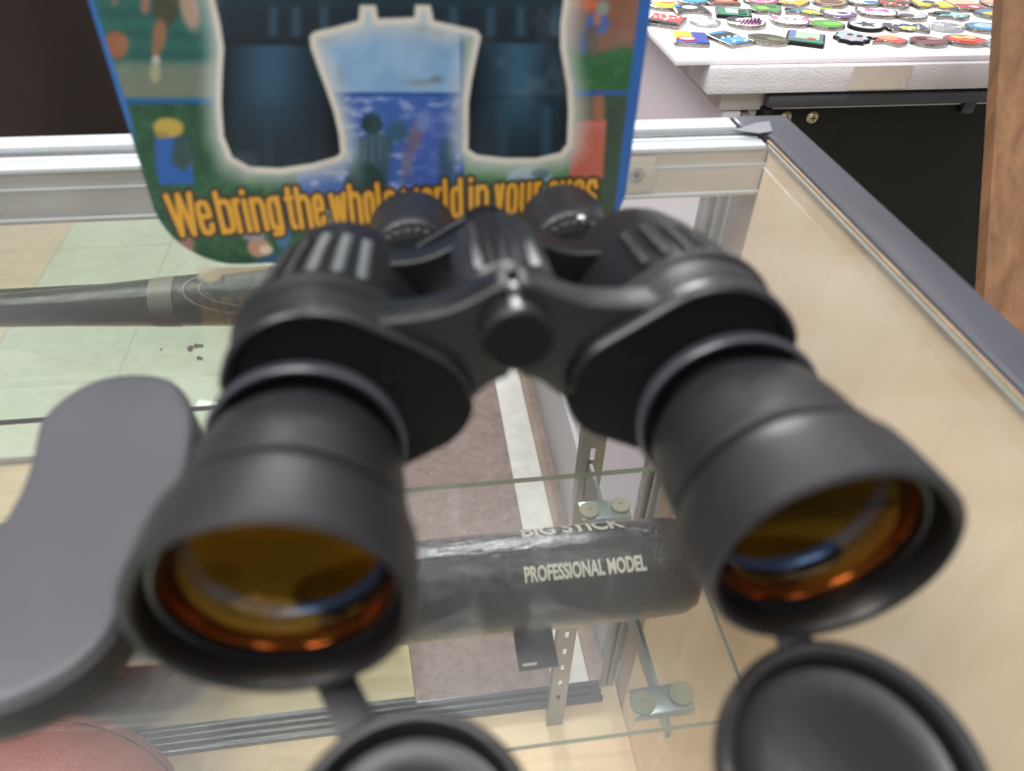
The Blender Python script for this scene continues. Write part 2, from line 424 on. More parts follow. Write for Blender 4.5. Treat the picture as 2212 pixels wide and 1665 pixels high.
# lock / screw
L0 = W(1375, 378, Y=.411)
box('lock_plate', (L0[0] - .009, .4105, L0[2] - .011), (L0[0] + .011, .4111, L0[2] + .012), BEIGE, rail, .0003, RR)
lathe('lock_ring', [(.0048, .4100), (.0048, .4103), (.0036, .4103), (.0036, .4098)], ALU2, rail, 32, 'y', (L0[0], -.4136, L0[2]), closed=True)
lathe('screw', [(0, .4096), (.002, .4096), (.0022, .4103)], ALUD, rail, 16, 'y', (L0[0], -.4136, L0[2]))
# far right corner post (aluminium), with dark groove
px0 = W(1512, 450, Y=.447)[0]; px1 = W(1562, 450, Y=.447)[0]
cbox('corner_post', (px0, .443, DECK), (px0 + .006, .4515, -.012), ALU2, .0005)
cbox('post_groove', (px0 + .0062, .4455, DECK), (px0 + .0088, .4505, -.012), RIM)
cbox('corner_post', (px0 + .009, .443, DECK), (px1, .4515, -.012), ALU2, .0005)
# bottom track
for y0, y1, z1, m in ((.424, .430, .010, ALUD), (.430, .434, .003, ALUD), (.434, .438, .010, ALUD), (.438, .443, .004, ALUD), (.443, .449, .010, ALUD)):
    cbox('bottom_track', (XL, y0, DECK + .0005), (XW - .022, y1 - .0003, DECK + z1), m, .0006)
# mirror door (left) : glass plate, edges dark
XME = W(899, 1533, Y=YM)[0]
cbox('mirror_door', (XL, YM, DECK + .006), (XME, YM + .005, -.036), MIRROR)
cbox('door_edge', (XME + .0002, YM - .0003, DECK + .006), (XME + .0014, YM + .005, -.036), GEDGE)
# slotted standards (one visible at the rear right)
def standard(x, y):
    w = .0085
    vs, fs = [], []
    st = empty('slotted_standard', (x, y, DECK - FZ + 0)); st.parent = case; st.location = (x - CR[0], y - CR[1], DECK - CR[2])
    bm = bmesh.new(); H = -.04 - DECK
    zs = 0.03; n = int((H - .03) / .034)
    # two rails + rungs make the slotted face; flanges fold back
    bm_box(bm, np.array((-w, 0, 0)), np.array((-.0022, .0016, H)))
    bm_box(bm, np.array((.0022, 0, 0)), np.array((w, .0016, H)))
    z = 0.
    for k in range(n):
        z2 = zs + k * .034
        bm_box(bm, np.array((-.0022, 0, z)), np.array((.0022, .0016, z2))); z = z2 + .013
    bm_box(bm, np.array((-.0022, 0, z)), np.array((.0022, .0016, H)))
    bm_box(bm, np.array((-w - .0014, 0, 0)), np.array((-w, .011, H)))
    bm_box(bm, np.array((w, 0, 0)), np.array((w + .0014, .011, H)))
    from_bm('standard_face', bm, ALU2, st)
    return st
standard(.1345, .4025)
# shelf bracket with its padded plates
SH = -.252
br = empty('shelf_bracket'); br.parent = case; br.location = (.133 - CR[0], .40 - CR[1], SH - .004 - CR[2])
bm = bmesh.new()
pts = [(.0, -.004), (-.215, -.004), (-.217, -.014), (-.10, -.030), (0, -.052)]
for x in (-.0014, .0014):
    for y, z in pts: bm.verts.new((x, y, z))
bm.verts.ensure_lookup_table(); V = bm.verts
bm.faces.new([V[i] for i in range(5)]); bm.faces.new([V[i + 5] for i in range(5)])
for i in range(5): j = (i + 1) % 5; bm.faces.new((V[i], V[j], V[j + 5], V[i + 5]))
from_bm('bracket_arm', bm, ZINC, br)
for yy in (-.048, -.198):
    pl = box('bracket_plate', (-.019, yy - .0085, -.0042), (.019, yy + .0085, -.003), ZINC, br, .0004)
    box('plate_lip', (-.019, yy - .0095, -.008), (.019, yy - .0087, -.003), ZINC, pl, 0)
    for sx in (-1, 1):
        lathe('rubber_pad', [(0, -.0008), (.0012, -.0008), (.0016, -.0002), (.0068, -.0002), (.0076, -.0008), (.0076, -.0028)], PAD, pl, 28, 'z', (sx * .0125, yy + (.001 if sx > 0 else -.0015), 0))

# glass shelf
sh = empty('glass_shelf', (-.3, .28, SH), 'clear glass shelf inside the counter carrying the black bat', 'shelf')
bm = bmesh.new(); bm_box(bm, np.array((-.64, -.098, -.0055)), np.array((.484, .104, 0)))
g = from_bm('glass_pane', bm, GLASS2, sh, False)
me = g.data; me.materials.append(GEDGE_L)
for p in me.polygons:
    if abs(p.normal.z) < .5: p.material_index = 1

# ================================================================== BAT
BATM = mat('black_bat_lacquer', (26, 23, 24), .2, spec=.35, noise=.35, nscale=14, bump=.8, bscale=1500, stretch=(.35, 1, 1))
_nt = BATM.node_tree; _b = _nt.nodes['Principled BSDF']; _b.inputs['Coat Weight'].default_value = .7; _b.inputs['Coat Roughness'].default_value = .10
_n = _nt.nodes.new('ShaderNodeTexNoise'); _n.inputs['Scale'].default_value = 300; _n.inputs['Detail'].default_value = 5
_t = _nt.nodes.new('ShaderNodeTexCoord'); _m = _nt.nodes.new('ShaderNodeMapping'); _m.inputs['Scale'].default_value = (.4, 1, 1)
_nt.links.new(_t.outputs['Object'], _m.inputs[0]); _nt.links.new(_m.outputs[0], _n.inputs['Vector'])
_p = _nt.nodes.new('ShaderNodeBump'); _p.inputs['Strength'].default_value = .9; _p.inputs['Distance'].default_value = .001
_nt.links.new(_n.outputs[0], _p.inputs['Height']); _nt.links.new(_p.outputs[0], _b.inputs['Coat Normal'])
INK = mat('silver_print', (178, 176, 164), .5)
INK2 = mat('worn_silver_print', (160, 156, 146), .5)
TANB = mat('tan_band', (128, 122, 112), .4)
BY, BZ, XE = .27, -.2205, .168
bat = empty('baseball_bat', (XE, BY, BZ), 'black baseball bat with silver lettering lying on the glass shelf', 'baseball bat')
prof = [(0, 0), (.012, .0), (.022, -.0015), (.0275, -.005), (.0305, -.012), (.0312, -.03), (.0312, -.16), (.0302, -.23), (.0275, -.31), (.0225, -.40), (.0175, -.48), (.0140, -.56), (.0122, -.62), (.0120, -.735), (.0128, -.75), (.020, -.762), (.0235, -.768), (.0235, -.776), (.018, -.783), (0, -.784)]
def rad(x):
    for (r0, a), (r1, b) in zip(prof, prof[1:]):
        if b <= x <= a and a != b: return r0 + (r1 - r0) * (x - a) / (b - a)
    return .03
P2 = []
for (r0, a), (r1, b) in zip(prof, prof[1:]):
    n = max(1, int(abs(b - a) / .02))
    for k in range(n): P2.append((r0 + (r1 - r0) * k / n, a + (b - a) * k / n))
P2.append(prof[-1])
lathe('bat_body', P2, BATM, bat, 96, 'x', angle=60)
def wrap_text(name, s, x0, x1, ang, h, m, offset=.02, mirror=False, slant=0.):
    """lettering wrapped on the bat; ang degrees round the axis from -Y towards +Z"""
    bm, a, b = text_mesh(s, offset)
    for it in range(3):
        es = [e for e in bm.edges if e.calc_length() > .16]
        if es: bmesh.ops.subdivide_edges(bm, edges=es, cuts=1)
    bmesh.ops.triangulate(bm, faces=bm.faces)
    for v in bm.verts:
        u = (v.co.x - a) / (b - a); t = v.co.y / .7
        x = x0 + (x1 - x0) * u; r = rad(x) + .00035
        th = math.radians(ang) + (t - .5) * h / r + slant * (u - .5)
        v.co = (x, -math.cos(th) * r, math.sin(th) * r)
    return from_bm(name, bm, m, bat, True, 60)
def bx(px, py): return W(px, py, Z=-.205)[0] - XE
wrap_text('model_lettering', 'PROFESSIONAL MODEL', bx(1127, 1242), bx(1378, 1205), 62, .0088, INK, .035)
wrap_text('brand_lettering', 'BIG STICK', bx(1118, 1140), bx(1338, 1140), 126, .015, INK2, .03)
# ring band and oval outline on the rear side, seen in the mirror
def band(xa, xb, m, name='ring_band'):
    p = []
    for k in range(5):
        x = xa + (xb - xa) * k / 4; p.append((rad(x) + .0003, x))
    for k in range(5):
        x = xb + (xa - xb) * k / 4; p.append((rad(x) - .0004, x))
    lathe(name, p, m, bat, 96, 'x', closed=True, angle=60)
band(-.405, -.384, TANB)
def oval(x0, x1, ang, spread, wd_, m):
    vs, fs = [], []; n = 72
    for k in range(n):
        a = 2 * PI * k / n
        for s in (1, 1 - wd_):
            x = (x0 + x1) / 2 + (x1 - x0) / 2 * math.cos(a) * (1 - (1 - s) * .35); r = rad(x) + .0004
            th = math.radians(ang) + math.radians(spread) * math.sin(a) * s
            vs.append((x, -math.cos(th) * r, math.sin(th) * r))
    for k in range(n):
        l = (k + 1) % n; fs.append((2 * k, 2 * l, 2 * l + 1, 2 * k + 1))
    obj('oval_emblem', vs, fs, m, bat)
oval(-.375, -.235, 122, 62, .10, TANB)
oval(-.36, -.25, 122, 44, .08, TANB)

# black bat rest
r0 = W(1163, 1440, Z=SH); r1 = W(1120, 1350, Z=SH)
rest = empty('bat_rest', (r0[0], r0[1] + .008, SH + .0003), 'small black plastic stand on the glass shelf under the bat', 'stand')
box('rest_base', (-.0125, -.010, 0), (.0125, .022, .0035), RUBS, rest, .0006)
box('rest_post', (-.006, .008, .0036), (.006, .016, .016), RUBS, rest, .0006)
box('rest_mark', (-.010, -.0085, .0037), (-.001, -.007, .0039), INK, rest)

# ================================================================== BALL
def leather():
    m, nt, b = new_mat('red_brown_leather')
    tc = nt.nodes.new('ShaderNodeTexCoord'); v = nt.nodes.new('ShaderNodeTexVoronoi'); v.inputs['Scale'].default_value = 420
    nt.links.new(tc.outputs['Object'], v.inputs['Vector'])
    bp = nt.nodes.new('ShaderNodeBump'); bp.inputs['Strength'].default_value = .7; bp.inputs['Distance'].default_value = .001; bp.invert = True
    nt.links.new(v.outputs['Distance'], bp.inputs['Height']); nt.links.new(bp.outputs[0], b.inputs['Normal'])
    n = nt.nodes.new('ShaderNodeTexNoise'); n.inputs['Scale'].default_value = 14; nt.links.new(tc.outputs['Object'], n.inputs['Vector'])
    cr = nt.nodes.new('ShaderNodeValToRGB'); cr.color_ramp.elements[0].color = rgba((140, 56, 42)); cr.color_ramp.elements[1].color = rgba((176, 82, 62))
    nt.links.new(n.outputs[0], cr.inputs[0]); nt.links.new(cr.outputs[0], b.inputs['Base Color']); b.inputs['Roughness'].default_value = .42
    return m
LEA = leather()
ball = empty('leather_ball', (-.435, .335, DECK), 'red-brown pebbled leather ball on the maple deck below the shelf', 'ball')
RX, RB = .165, .097
bp_ = [(RB * math.sqrt(max(0, 1 - (t / RX) ** 2)) ** 1.1, t) for t in [RX * math.sin(PI / 2 * k / 20) for k in range(-20, 21)]]
lathe('leather_panels', bp_, LEA, ball, 80, 'x', (0, 0, RB), angle=80)
for ph in (46, 136, 226, 316):
    vs, fs = [], []; n = 60
    for k in range(n + 1):
        t = RX * math.sin(PI / 2 * (-1 + 2 * k / n)) * .995; r = RB * math.sqrt(max(0, 1 - (t / RX) ** 2)) ** 1.1 + .0004
        for w in (-1, 1):
            a = math.radians(ph) + w * .0013 / max(r, .004); vs.append((t, math.cos(a) * r, math.sin(a) * r + RB))
    fs = [(2 * k, 2 * k + 1, 2 * k + 3, 2 * k + 2) for k in range(n)]
    obj('seam', vs, fs, MATTE, ball)

# ================================================================== TORN TAPE
TAPE = mat('torn_tan_paper', (124, 118, 100), .7, noise=.08, nscale=90)
tp = [(430, 572), (462, 577), (560, 575), (578, 572), (580, 580), (540, 586), (505, 590), (478, 593), (474, 603), (455, 610), (438, 606), (425, 597), (432, 590), (423, 582)]
tw = [W(x, y, Z=.001) for x, y in tp]
tc0 = sum(tw) / len(tw)
o = prism('torn_tape', [(p[0], p[1]) for p in tw], .0004, .0008, TAPE, None, 0, 3, tuple(tc0)); o.location = tuple(tc0)
tag(o, 'torn scrap of tan tape stuck to the glass below the printed card', 'tape')
# worn flecks in the mirror silvering
RES = mat('brown_worn_silvering', (118, 104, 94), .6)
for pts in ([(404, 753), (410, 748), (416, 751), (416, 758), (409, 760)], [(418, 747), (424, 744), (430, 746), (438, 745), (438, 751), (429, 751), (424, 753), (418, 751)], [(425, 772), (431, 771), (435, 774), (438, 775), (437, 779), (431, 777), (426, 779)], [(346, 754), (349, 755), (349, 757), (346, 757)]):
    w = [W(x, y, Y=YM - .0006) for x, y in pts]
    pl_ = smooth_poly([(q[0], q[2]) for q in w], 4)
    vs = [(q[0] - CR[0], YM - .0006 - CR[1], q[1] - CR[2]) for q in pl_] + [(q[0] - CR[0], YM - .0002 - CR[1], q[1] - CR[2]) for q in pl_]
    n = len(pl_); obj('worn_fleck', vs, [tuple(range(n)), tuple(range(n, 2 * n))] + [(i, (i + 1) % n, n + (i + 1) % n, n + i) for i in range(n)], RES, case, False)

# ================================================================== BINOCULARS
def lens_mat(name, c, tint, rough=.03, fac=.5, edge=None):
    """coated glass: coloured mirror-like reflection over tinted see-through glass"""
    m = bpy.data.materials.new(name); m.use_nodes = True; nt = m.node_tree; nt.nodes.clear()
    out = nt.nodes.new('ShaderNodeOutputMaterial'); t = nt.nodes.new('ShaderNodeBsdfTransparent'); t.inputs[0].default_value = (*tint, 1)
    g = nt.nodes.new('ShaderNodeBsdfGlossy'); g.inputs['Roughness'].default_value = rough; g.inputs[0].default_value = (*c, 1)
    mx = nt.nodes.new('ShaderNodeMixShader'); mx.inputs[0].default_value = fac
    lw = nt.nodes.new('ShaderNodeLayerWeight'); lw.inputs[0].default_value = .35
    r = nt.nodes.new('ShaderNodeMapRange'); r.inputs[3].default_value = fac; r.inputs[4].default_value = 1.
    pw = nt.nodes.new('ShaderNodeMath'); pw.operation = 'POWER'; pw.inputs[1].default_value = 1.9; nt.links.new(lw.outputs['Facing'], pw.inputs[0])
    nt.links.new(pw.outputs[0], r.inputs[0]); nt.links.new(r.outputs[0], mx.inputs[0])
    if edge:
        cm = nt.nodes.new('ShaderNodeMix'); cm.data_type = 'RGBA'; cm.inputs[6].default_value = (*c, 1); cm.inputs[7].default_value = (*edge, 1)
        nt.links.new(pw.outputs[0], cm.inputs[0]); nt.links.new(cm.outputs[2], g.inputs[0])
    nt.links.new(t.outputs[0], mx.inputs[1]); nt.links.new(g.outputs[0], mx.inputs[2]); nt.links.new(mx.outputs[0], out.inputs[0])
    return m
LENS = lens_mat('amber_coated_lens', (.30, .17, .03), (.9, .8, .6), .03, .07, (.80, .38, .03))
LENS2 = lens_mat('brown_inner_lens', (.10, .056, .008), (.14, .09, .04), .05, .5, (1., .46, .01))
RING = mat('bronze_reflection', (172, 96, 58), .1, metal=.8)
INNER = mat('black_barrel_inside', (14, 13, 13), .35, spec=.5)
GLOSSB = mat('black_glossy_ring', (14, 14, 17), .22, spec=.6)

CAPM = mat('black_cap_rubber', (20, 20, 23), .34, spec=.42, bump=.1, bscale=300)
COLM = mat('satin_collar', (62, 62, 70), .26, spec=.7)
BLUER = mat('blue_reflection', (44, 74, 138), .22, metal=.7)
mm = .001
bino = empty('binoculars', (.0287, .0926, .040), 'large black binoculars lying on the glass counter with amber coated lenses facing front', 'binoculars')
yl = Vector((.024, .9945, -.105)).normalized(); xl = yl.cross(Vector((0, 0, 1))).normalized(); zl = xl.cross(yl)
xl = Matrix.Rotation(math.radians(-1.0), 3, yl) @ xl; zl = xl.cross(yl)
bino.matrix_world = Matrix(((xl.x, yl.x, zl.x, .0287), (xl.y, yl.y, zl.y, .0926), (xl.z, yl.z, zl.z, .040), (0, 0, 0, 1)))
def sc(p): return [(r * mm, t * mm) for r, t in p]
CX = -4.0
BX = {-1: -61.5, 1: 57.5}
TOE = {-1: (-2.2, -1.8), 1: (6.6, -2.4)}
HR = {-1: .965, 1: .935}
def toe(o, s):
    kx, kz = TOE[s]
    for v in o.data.vertices:
        f = max(0., (49.6 - v.co.y * 1000) / 49.6); ox = BX[s] * .001; k = 1 + (HR[s] - 1) * f
        zz_ = v.co.z; v.co.x = ox + (v.co.x - ox) * k + kx * f * .001; v.co.z = zz_ * k + kz * f * .001; v.co.y -= .055 * zz_ * f
    return o
for s in (-1, 1):
    ox = BX[s] * mm; ex = (CX + s * 27.5) * mm if s < 0 else (CX + 36.0) * mm
    c = (ox, 0, 0)
    # objective hood + barrel with its steps; opens at the front
    barrel = [(30.3, .15), (31.2, 0), (32.2, .8), (32.3, 2.4), (32.1, 8), (31.8, 14), (31.3, 18.2), (30.4, 19.8), (27.6, 20.2), (27.2, 21.6), (27.3, 22.3), (29.0, 22.7), (29.1, 25.2), (28.4, 26.0), (28.0, 26.3), (27.8, 28), (27.9, 31), (27.2, 38), (25.8, 45), (25.0, 46.4), (20.5, 46.6)]
    ob = lathe('objective_barrel', sc(barrel), HOOD, bino, 96, 'y', c, caps=False, angle=28)
    lathe('barrel_collar', sc([(25.2, 53.2), (26.2, 53.0), (26.9, 53.6), (27.1, 54.6), (26.9, 56.8), (26.0, 57.6), (20, 58)]), COLM, bino, 72, 'y', c, caps=False)
    lathe('barrel_gap', sc([(20.6, 46), (20.4, 58)]), MATTE, ob, 64, 'y', c, caps=False)
    lathe('barrel_inside', sc([(30.3, .15), (29.4, .9), (28.9, 2.2), (28.6, 8), (27.9, 8.2), (27.9, 13), (27, 24), (24, 30), (19, 46), (17, 60), (8, 60.5), (0, 60.5)]), INNER, ob, 72, 'y', c, caps=False, angle=25)
    lathe('lens_ring', sc([(27.85, 7.0), (27.6, 6.5), (26.9, 6.7), (26.5, 8.4), (26.4, 11.6)]), GLOSSB, ob, 72, 'y', c, caps=False)
    R = 60.; a0 = 26.6
    dome = [(0, 9.2 - (R - math.sqrt(R * R - a0 * a0)))]
    dome = [(a0 * k / 16, 8.6 - (math.sqrt(R * R - (a0 * k / 16) ** 2) - math.sqrt(R * R - a0 * a0))) for k in range(17)]
    lathe('objective_lens', sc(dome), LENS, bino, 96, 'y', c, caps=False, angle=80)
    lathe('bronze_reflection_ring', sc([(26.5, 9.2), (26.0, 10.2), (25.5, 11.6), (25.4, 12.6), (25.6, 13.8), (26.0, 14.6), (25.9, 15.0)]), RING, ob, 72, 'y', c, caps=False)  # ring added to paint the copper internal reflection and catch glints
    lathe('dark_ring', sc([(25.9, 15.0), (25.0, 16.2), (24.9, 17.6)]), GLOSSB, ob, 72, 'y', c, caps=False)
    lathe('blue_reflection_ring', sc([(24.9, 17.6), (24.4, 18.6), (23.2, 19.6), (22.6, 20.0)]), BLUER, ob, 72, 'y', c, caps=False)  # ring added so its colour gives the blue internal reflection
    R = 42.
    dome = [(22.9 * k / 14, 20.0 + (math.sqrt(R * R - (22.9 * k / 14) ** 2) - math.sqrt(R * R - 22.9 ** 2)) * .8) for k in range(15)]
    lathe('inner_lens', sc(dome), LENS2, ob, 72, 'y', c, caps=False, angle=80)
    for q_ in [ob] + list(ob.children) + [o_ for o_ in bino.children if o_.name.startswith('objective_lens')][-1:]: toe(q_, s)
    # prism housing
    def X(x): return CX + s * (x)          # distances from the hinge outward
    circ = [(X(52 + (1.5 if s > 0 else 0)), 17, 25.), (X(30 + (2.5 if s > 0 else 0)), 11., 19.), (BX[s], 0, 22.)]
    H0 = hull(circ, 96)
    H1 = hull([(X(53 + (1.5 if s > 0 else 0)), 17, 24.), (X(33.5 + (2.5 if s > 0 else 0)), 5., 15.5), (BX[s], 0, 21.)], 96)
    ctr = np.array([X(40), 9.])
    def ringat(y, k, dz=0., dx=0., shrink=0.):
        out = []
        w_ = min(1., max(0., (y - 66.) / 12.))
        for p, p1 in zip(H0, H1):
            p = p * (1 - w_) + p1 * w_
            d = p - ctr; L = np.hypot(*d); q = ctr + d * k * (1 - shrink / L); out.append((( q[0] + dx * s) * mm, y * mm, (q[1] + dz) * mm))
        return out
    body = [ringat(60.2, 1, shrink=1.6), ringat(62, 1, shrink=1.8), ringat(64.5, 1, shrink=.6), ringat(70, 1, shrink=.3), ringat(74, .99, shrink=.3), ringat(78, .98, shrink=.1), ringat(95, .94, -.4), ringat(118, .87, -.9), ringat(130, .81, -1.4), ringat(137, .75, -2), ringat(141.5, .6, -3), ringat(142.5, .45, -3.5)]
    hb = loft('prism_housing', body, RUB, bino, angle=50)
    # front cover plate with raised rim
    def part(y, sh, ylow, shlow):
        out = []
        for p in H0:
            t = min(1., max(0., (p[1] - 7.) / 7.)); t = t * t * (3 - 2 * t)
            d = p - ctr; L = np.hypot(*d); q = ctr + d * (1 - (shlow + (sh - shlow) * t) / L)
            out.append((q[0] * mm, (ylow + (y - ylow) * t) * mm, q[1] * mm))
        return out
    rim = [part(58.6, 3.4, 59.4, 3.4), part(56.2, 3.0, 59.2, 3.2), part(54.6, 2.0, 59., 3.0), part(54.4, 1.0, 59, 2.8), part(55.2, .1, 59.2, 2.6), part(59, 0, 59.8, 2.4), part(60.6, .6, 60.6, 2.)]
    loft('housing_rim', rim, RUBS, bino, False, False, 50)
    loft('front_cover', [part(57.8, 3.2, 57.4, 1.2), part(57.6, 3.2, 56.8, .4), part(60, 3.2, 60, .2)][1:] , MATTE, bino, angle=40)
    lathe('cover_screw', sc([(0, 57.2), (1.6, 57.2), (2., 57.7)]), MATTE, bino, 16, 'y', (X(34) * mm, 0, 17 * mm))
    # raised ridge round the body behind the cover
    rdg = [ringat(74, 1, shrink=.6), ringat(75, 1, shrink=-.9), ringat(77.5, 1, shrink=-.9), ringat(78.6, 1, shrink=.5)]
    loft('armour_ridge', rdg, RUB, hb, False, False, 50)
    # ribbed grip pads along the top (outer side), each with small bumps
    def top_pt(ang, y, lift):
        a = math.radians(ang); d = np.array([s * math.sin(a), math.cos(a)])
        k = np.interp(y, [70, 95, 118, 130], [1, .94, .87, .81]); dz = np.interp(y, [70, 95, 118, 130], [0, -.4, -.9, -1.4])
        q0 = np.array([X(52), 17.]) + 25 * d
        q = ctr + (q0 - ctr) * k + np.array([0, dz]); q = q + d * lift
        return q[0], q[1], d
    for ai, ang in enumerate((-30, -14, 2, 18, 34)):
        bm = bmesh.new()
        n = 7 if s < 0 else 6
        for k in range(n):
            y = 77.5 + k * 4.6 + 3
            qx, qz, d = top_pt(ang, y, .15)
            mtx = Matrix.Translation((qx * mm, y * mm, qz * mm)) @ Matrix(((d[1], 0, d[0], 0), (0, 1, 0, 0), (-d[0], 0, d[1], 0), (0, 0, 0, 1)))
            mtx = mtx @ Matrix.Diagonal((2.0 * mm, 1.75 * mm, 1.0 * mm, 1))
            bmesh.ops.create_icosphere(bm, subdivisions=2, radius=1, matrix=mtx)
        from_bm('grip_pad', bm, PAL if s < 0 and ang in (-30, -14, 2) else RUBS, hb)
    # eyepiece: tube, knurled ring, eyecup
    e = (ex, 0, 2.5 * mm)
    ey = empty('eyepiece'); ey.parent = bino
    lathe('eyepiece_tube', sc([(11, 138), (15, 141), (15, 147), (13.4, 148), (13.4, 155), (15.5, 156.5)]), MATTE, ey, 56, 'y', e)
    kn = []
    bm = bmesh.new(); N = 60; v1 = []
    for t, r in ((156, 15.6), (157, 16.6), (161.5, 16.6), (162.5, 15.6)):
        v1.append([bm.verts.new((e[0] + (r + (.35 if k % 2 else -.35)) * mm * math.cos(2 * PI * k / N), t * mm, e[2] + (r + (.35 if k % 2 else -.35)) * mm * math.sin(2 * PI * k / N))) for k in range(N)])
    for a, b in zip(v1, v1[1:]):
        for k in range(N): bm.faces.new((a[k], a[(k + 1) % N], b[(k + 1) % N], b[k]))
    from_bm('dioptre_ring', bm, RUB, ey, True, 20)
    lathe('eyecup', sc([(15., 162.4), (16.6, 163.5), (17.6, 166), (18., 172), (18.2, 184), (18.8, 188), (18.4, 191), (16.6, 191.6), (15.4, 190), (14.6, 178), (0, 177)]), HOOD, ey, 64, 'y', e, caps=False)
    if s > 0:
        dm = Matrix.Translation((e[0] + 2.0 * mm, 159.2 * mm, e[2] + 16.6 * mm))
        bm = bmesh.new(); bmesh.ops.create_icosphere(bm, subdivisions=3, radius=.0012, matrix=dm)
        bmesh.ops.scale(bm, vec=(1.3, 1.3, .5), verts=bm.verts, space=Matrix.Translation((-dm.translation.x, -dm.translation.y, -dm.translation.z)))
        from_bm('index_dot', bm, WHITE, ey)

# hinge, focus knob and bridge arms
hz = 29.5
def H(y, r): return (r, y)
lathe('hinge_cap', sc([(0, 51.5), (8.5, 51.5), (9.4, 52.3), (9.5, 58.6), (8.6, 59.6), (6.5, 60), (6.5, 61), (7.4, 61.5), (7.4, 66)]), RUBS, bino, 48, 'y', (CX * mm, 0, (hz + 2) * mm))
lathe('hinge_disc', sc([(0, 50.9), (8.2, 50.9), (8.4, 51.48)]), MATTE, bino, 48, 'y', (CX * mm, 0, (hz + 2) * mm))
lathe('hinge_tube', sc([(6, 64), (6.2, 122), (0, 122)]), RUBS, bino, 40, 'y', (CX * mm, 0, hz * mm))
bm = bmesh.new(); N = 48; rr = []
for t, r, d in ((70, 9.5, 0), (70.6, 12.6, 0), (73.0, 14.2, 0), (74, 13.6, 0), (75, 14.0, .75), (108, 14.0, .75), (109.5, 13.2, 0), (110.3, 10, 0)):
    rr.append([bm.verts.new((CX * mm + (r + (d if k % 2 else -d)) * mm * math.cos(2 * PI * k / N), t * mm, hz * mm + (r + (d if k % 2 else -d)) * mm * math.sin(2 * PI * k / N))) for k in range(N)])
for a, b in zip(rr, rr[1:]):
    for k in range(N): bm.faces.new((a[k], a[(k + 1) % N], b[(k + 1) % N], b[k]))
from_bm('focus_knob', bm, RUBS, bino, True, 22)

ARMM = mat('black_bridge_enamel', (15, 15, 18), .34, spec=.55, bump=.06, bscale=500)
def arm(name, top, bot, y0, y1, m=RUBS, bev=1.0):
    """curved flat arm: outline in x-z, thickness y0..y1"""
    pts = [(x, z) for x, z in top] + [(x, z) for x, z in reversed(bot)]
    bm = bmesh.new()
    vs = [bm.verts.new((x * mm, y0 * mm, z * mm)) for x, z in pts]
    f = bm.faces.new(vs); r = bmesh.ops.extrude_face_region(bm, geom=[f])
    nv = [v for v in r['geom'] if isinstance(v, bmesh.types.BMVert)]; bmesh.ops.translate(bm, verts=nv, vec=(0, (y1 - y0) * mm, 0))
    es = [e for e in bm.edges if abs(e.verts[0].co.y - e.verts[1].co.y) < 1e-9]
    bmesh.ops.bevel(bm, geom=es, offset=bev * mm, segments=3, affect='EDGES', profile=.5)
    return from_bm(name, bm, m, bino, True, 40)
def curve(p, n=8):
    P = [np.array(q, float) for q in p]; P = [2 * P[0] - P[1]] + P + [2 * P[-1] - P[-2]]; out = []
    for i in range(1, len(P) - 2):
        a, b, c, d = P[i - 1:i + 3]
        for k in range(n):
            t = k / n; out.append(tuple(.5 * ((2 * b) + (c - a) * t + (2 * a - 5 * b + 4 * c - d) * t * t + (3 * b - a - 3 * c + d) * t ** 3)))
    out.append(tuple(P[-2])); return out
def sx(p): return [(CX + x, z) for x, z in p]
for s in (-1, 1):
    q = lambda pts: [(CX + s * x, z) for x, z in pts]
    arm('front_bridge', curve(q([(1.5, 44), (5, 43.2), (11, 40), (19, 37), (29, 35.8), (40, 36)])), curve(q([(1.5, 16), (7, 13.5), (13, 8), (20, 4), (38, 6)])), 58.5, 70.0, ARMM, 1.1)
    arm('rear_bridge', curve(q([(2, 37.5), (8, 35.5), (16, 30.5), (25, 27.5), (35, 27)])), curve(q([(2, 18), (8, 16), (14, 12), (22, 9), (35, 8)])), 110.5, 120.5, ARMM, 1.0)
    # focusing wing to the eyepiece: thin flat plate seen edge on
    arm('eyepiece_arm', curve(q([(3, 29), (9, 27), (18, 22), (28, 16), (32 + (2 if s > 0 else -2), 13)])), curve(q([(3, 25), (9, 22), (17, 14), (26, 4), (32 + (2 if s > 0 else -2), 0)])), 143, 147, RUBS, .8)
lathe('focus_cap', sc([(5, 133), (10, 134), (11, 136), (11, 147), (9.8, 150.5), (4, 152), (0, 152.2)]), MATTE, bino, 48, 'y', (CX * mm, 0, 19.5 * mm))
lathe('hinge_neck', sc([(4.8, 57.5), (5.4, 58.5), (7.2, 60), (7.2, 63)]), RUBS, bino, 40, 'y', (CX * mm, 0, (hz + 6) * mm))

# flip-down objective caps: tethered cups lying in front of the barrels
def flipcap(name, ctr, R, tilt, lug, turn=0):
    e = empty(name); e.parent = bino
    Mw = Matrix.Translation(ctr) @ Matrix.Rotation(math.radians(turn), 4, 'Z') @ Matrix.Rotation(tilt[1], 4, 'Y') @ Matrix.Rotation(tilt[0], 4, 'X')
    e.matrix_parent_inverse = Matrix.Identity(4)
    e.matrix_basis = bino.matrix_world.inverted() @ Mw
    k = R / 29.
    cup = [(0, 2.1), (6, 1.9), (12, 1.5), (17, 1.2), (22.5, 1.2), (24.2, 1.9), (25.0, 7), (26, 8.2), (27.4, 8.4), (28.6, 7.8), (29, 6.4), (29, 1.2), (28, 0), (0, 0)]
    lathe('cap_cup', [(r * k * mm, t * mm) for r, t in cup], CAPM, e, 80, 'z', angle=30)
    if lug:
        bm = bmesh.new(); bm_box(bm, np.array((-4.8, 26 * k, 1.5)) * mm, np.array((4.8, lug, 4.2)) * mm, .0009)
        from_bm('tether', bm, HOOD, e)
    return e
cl = W(888, 1810, Z=.008)
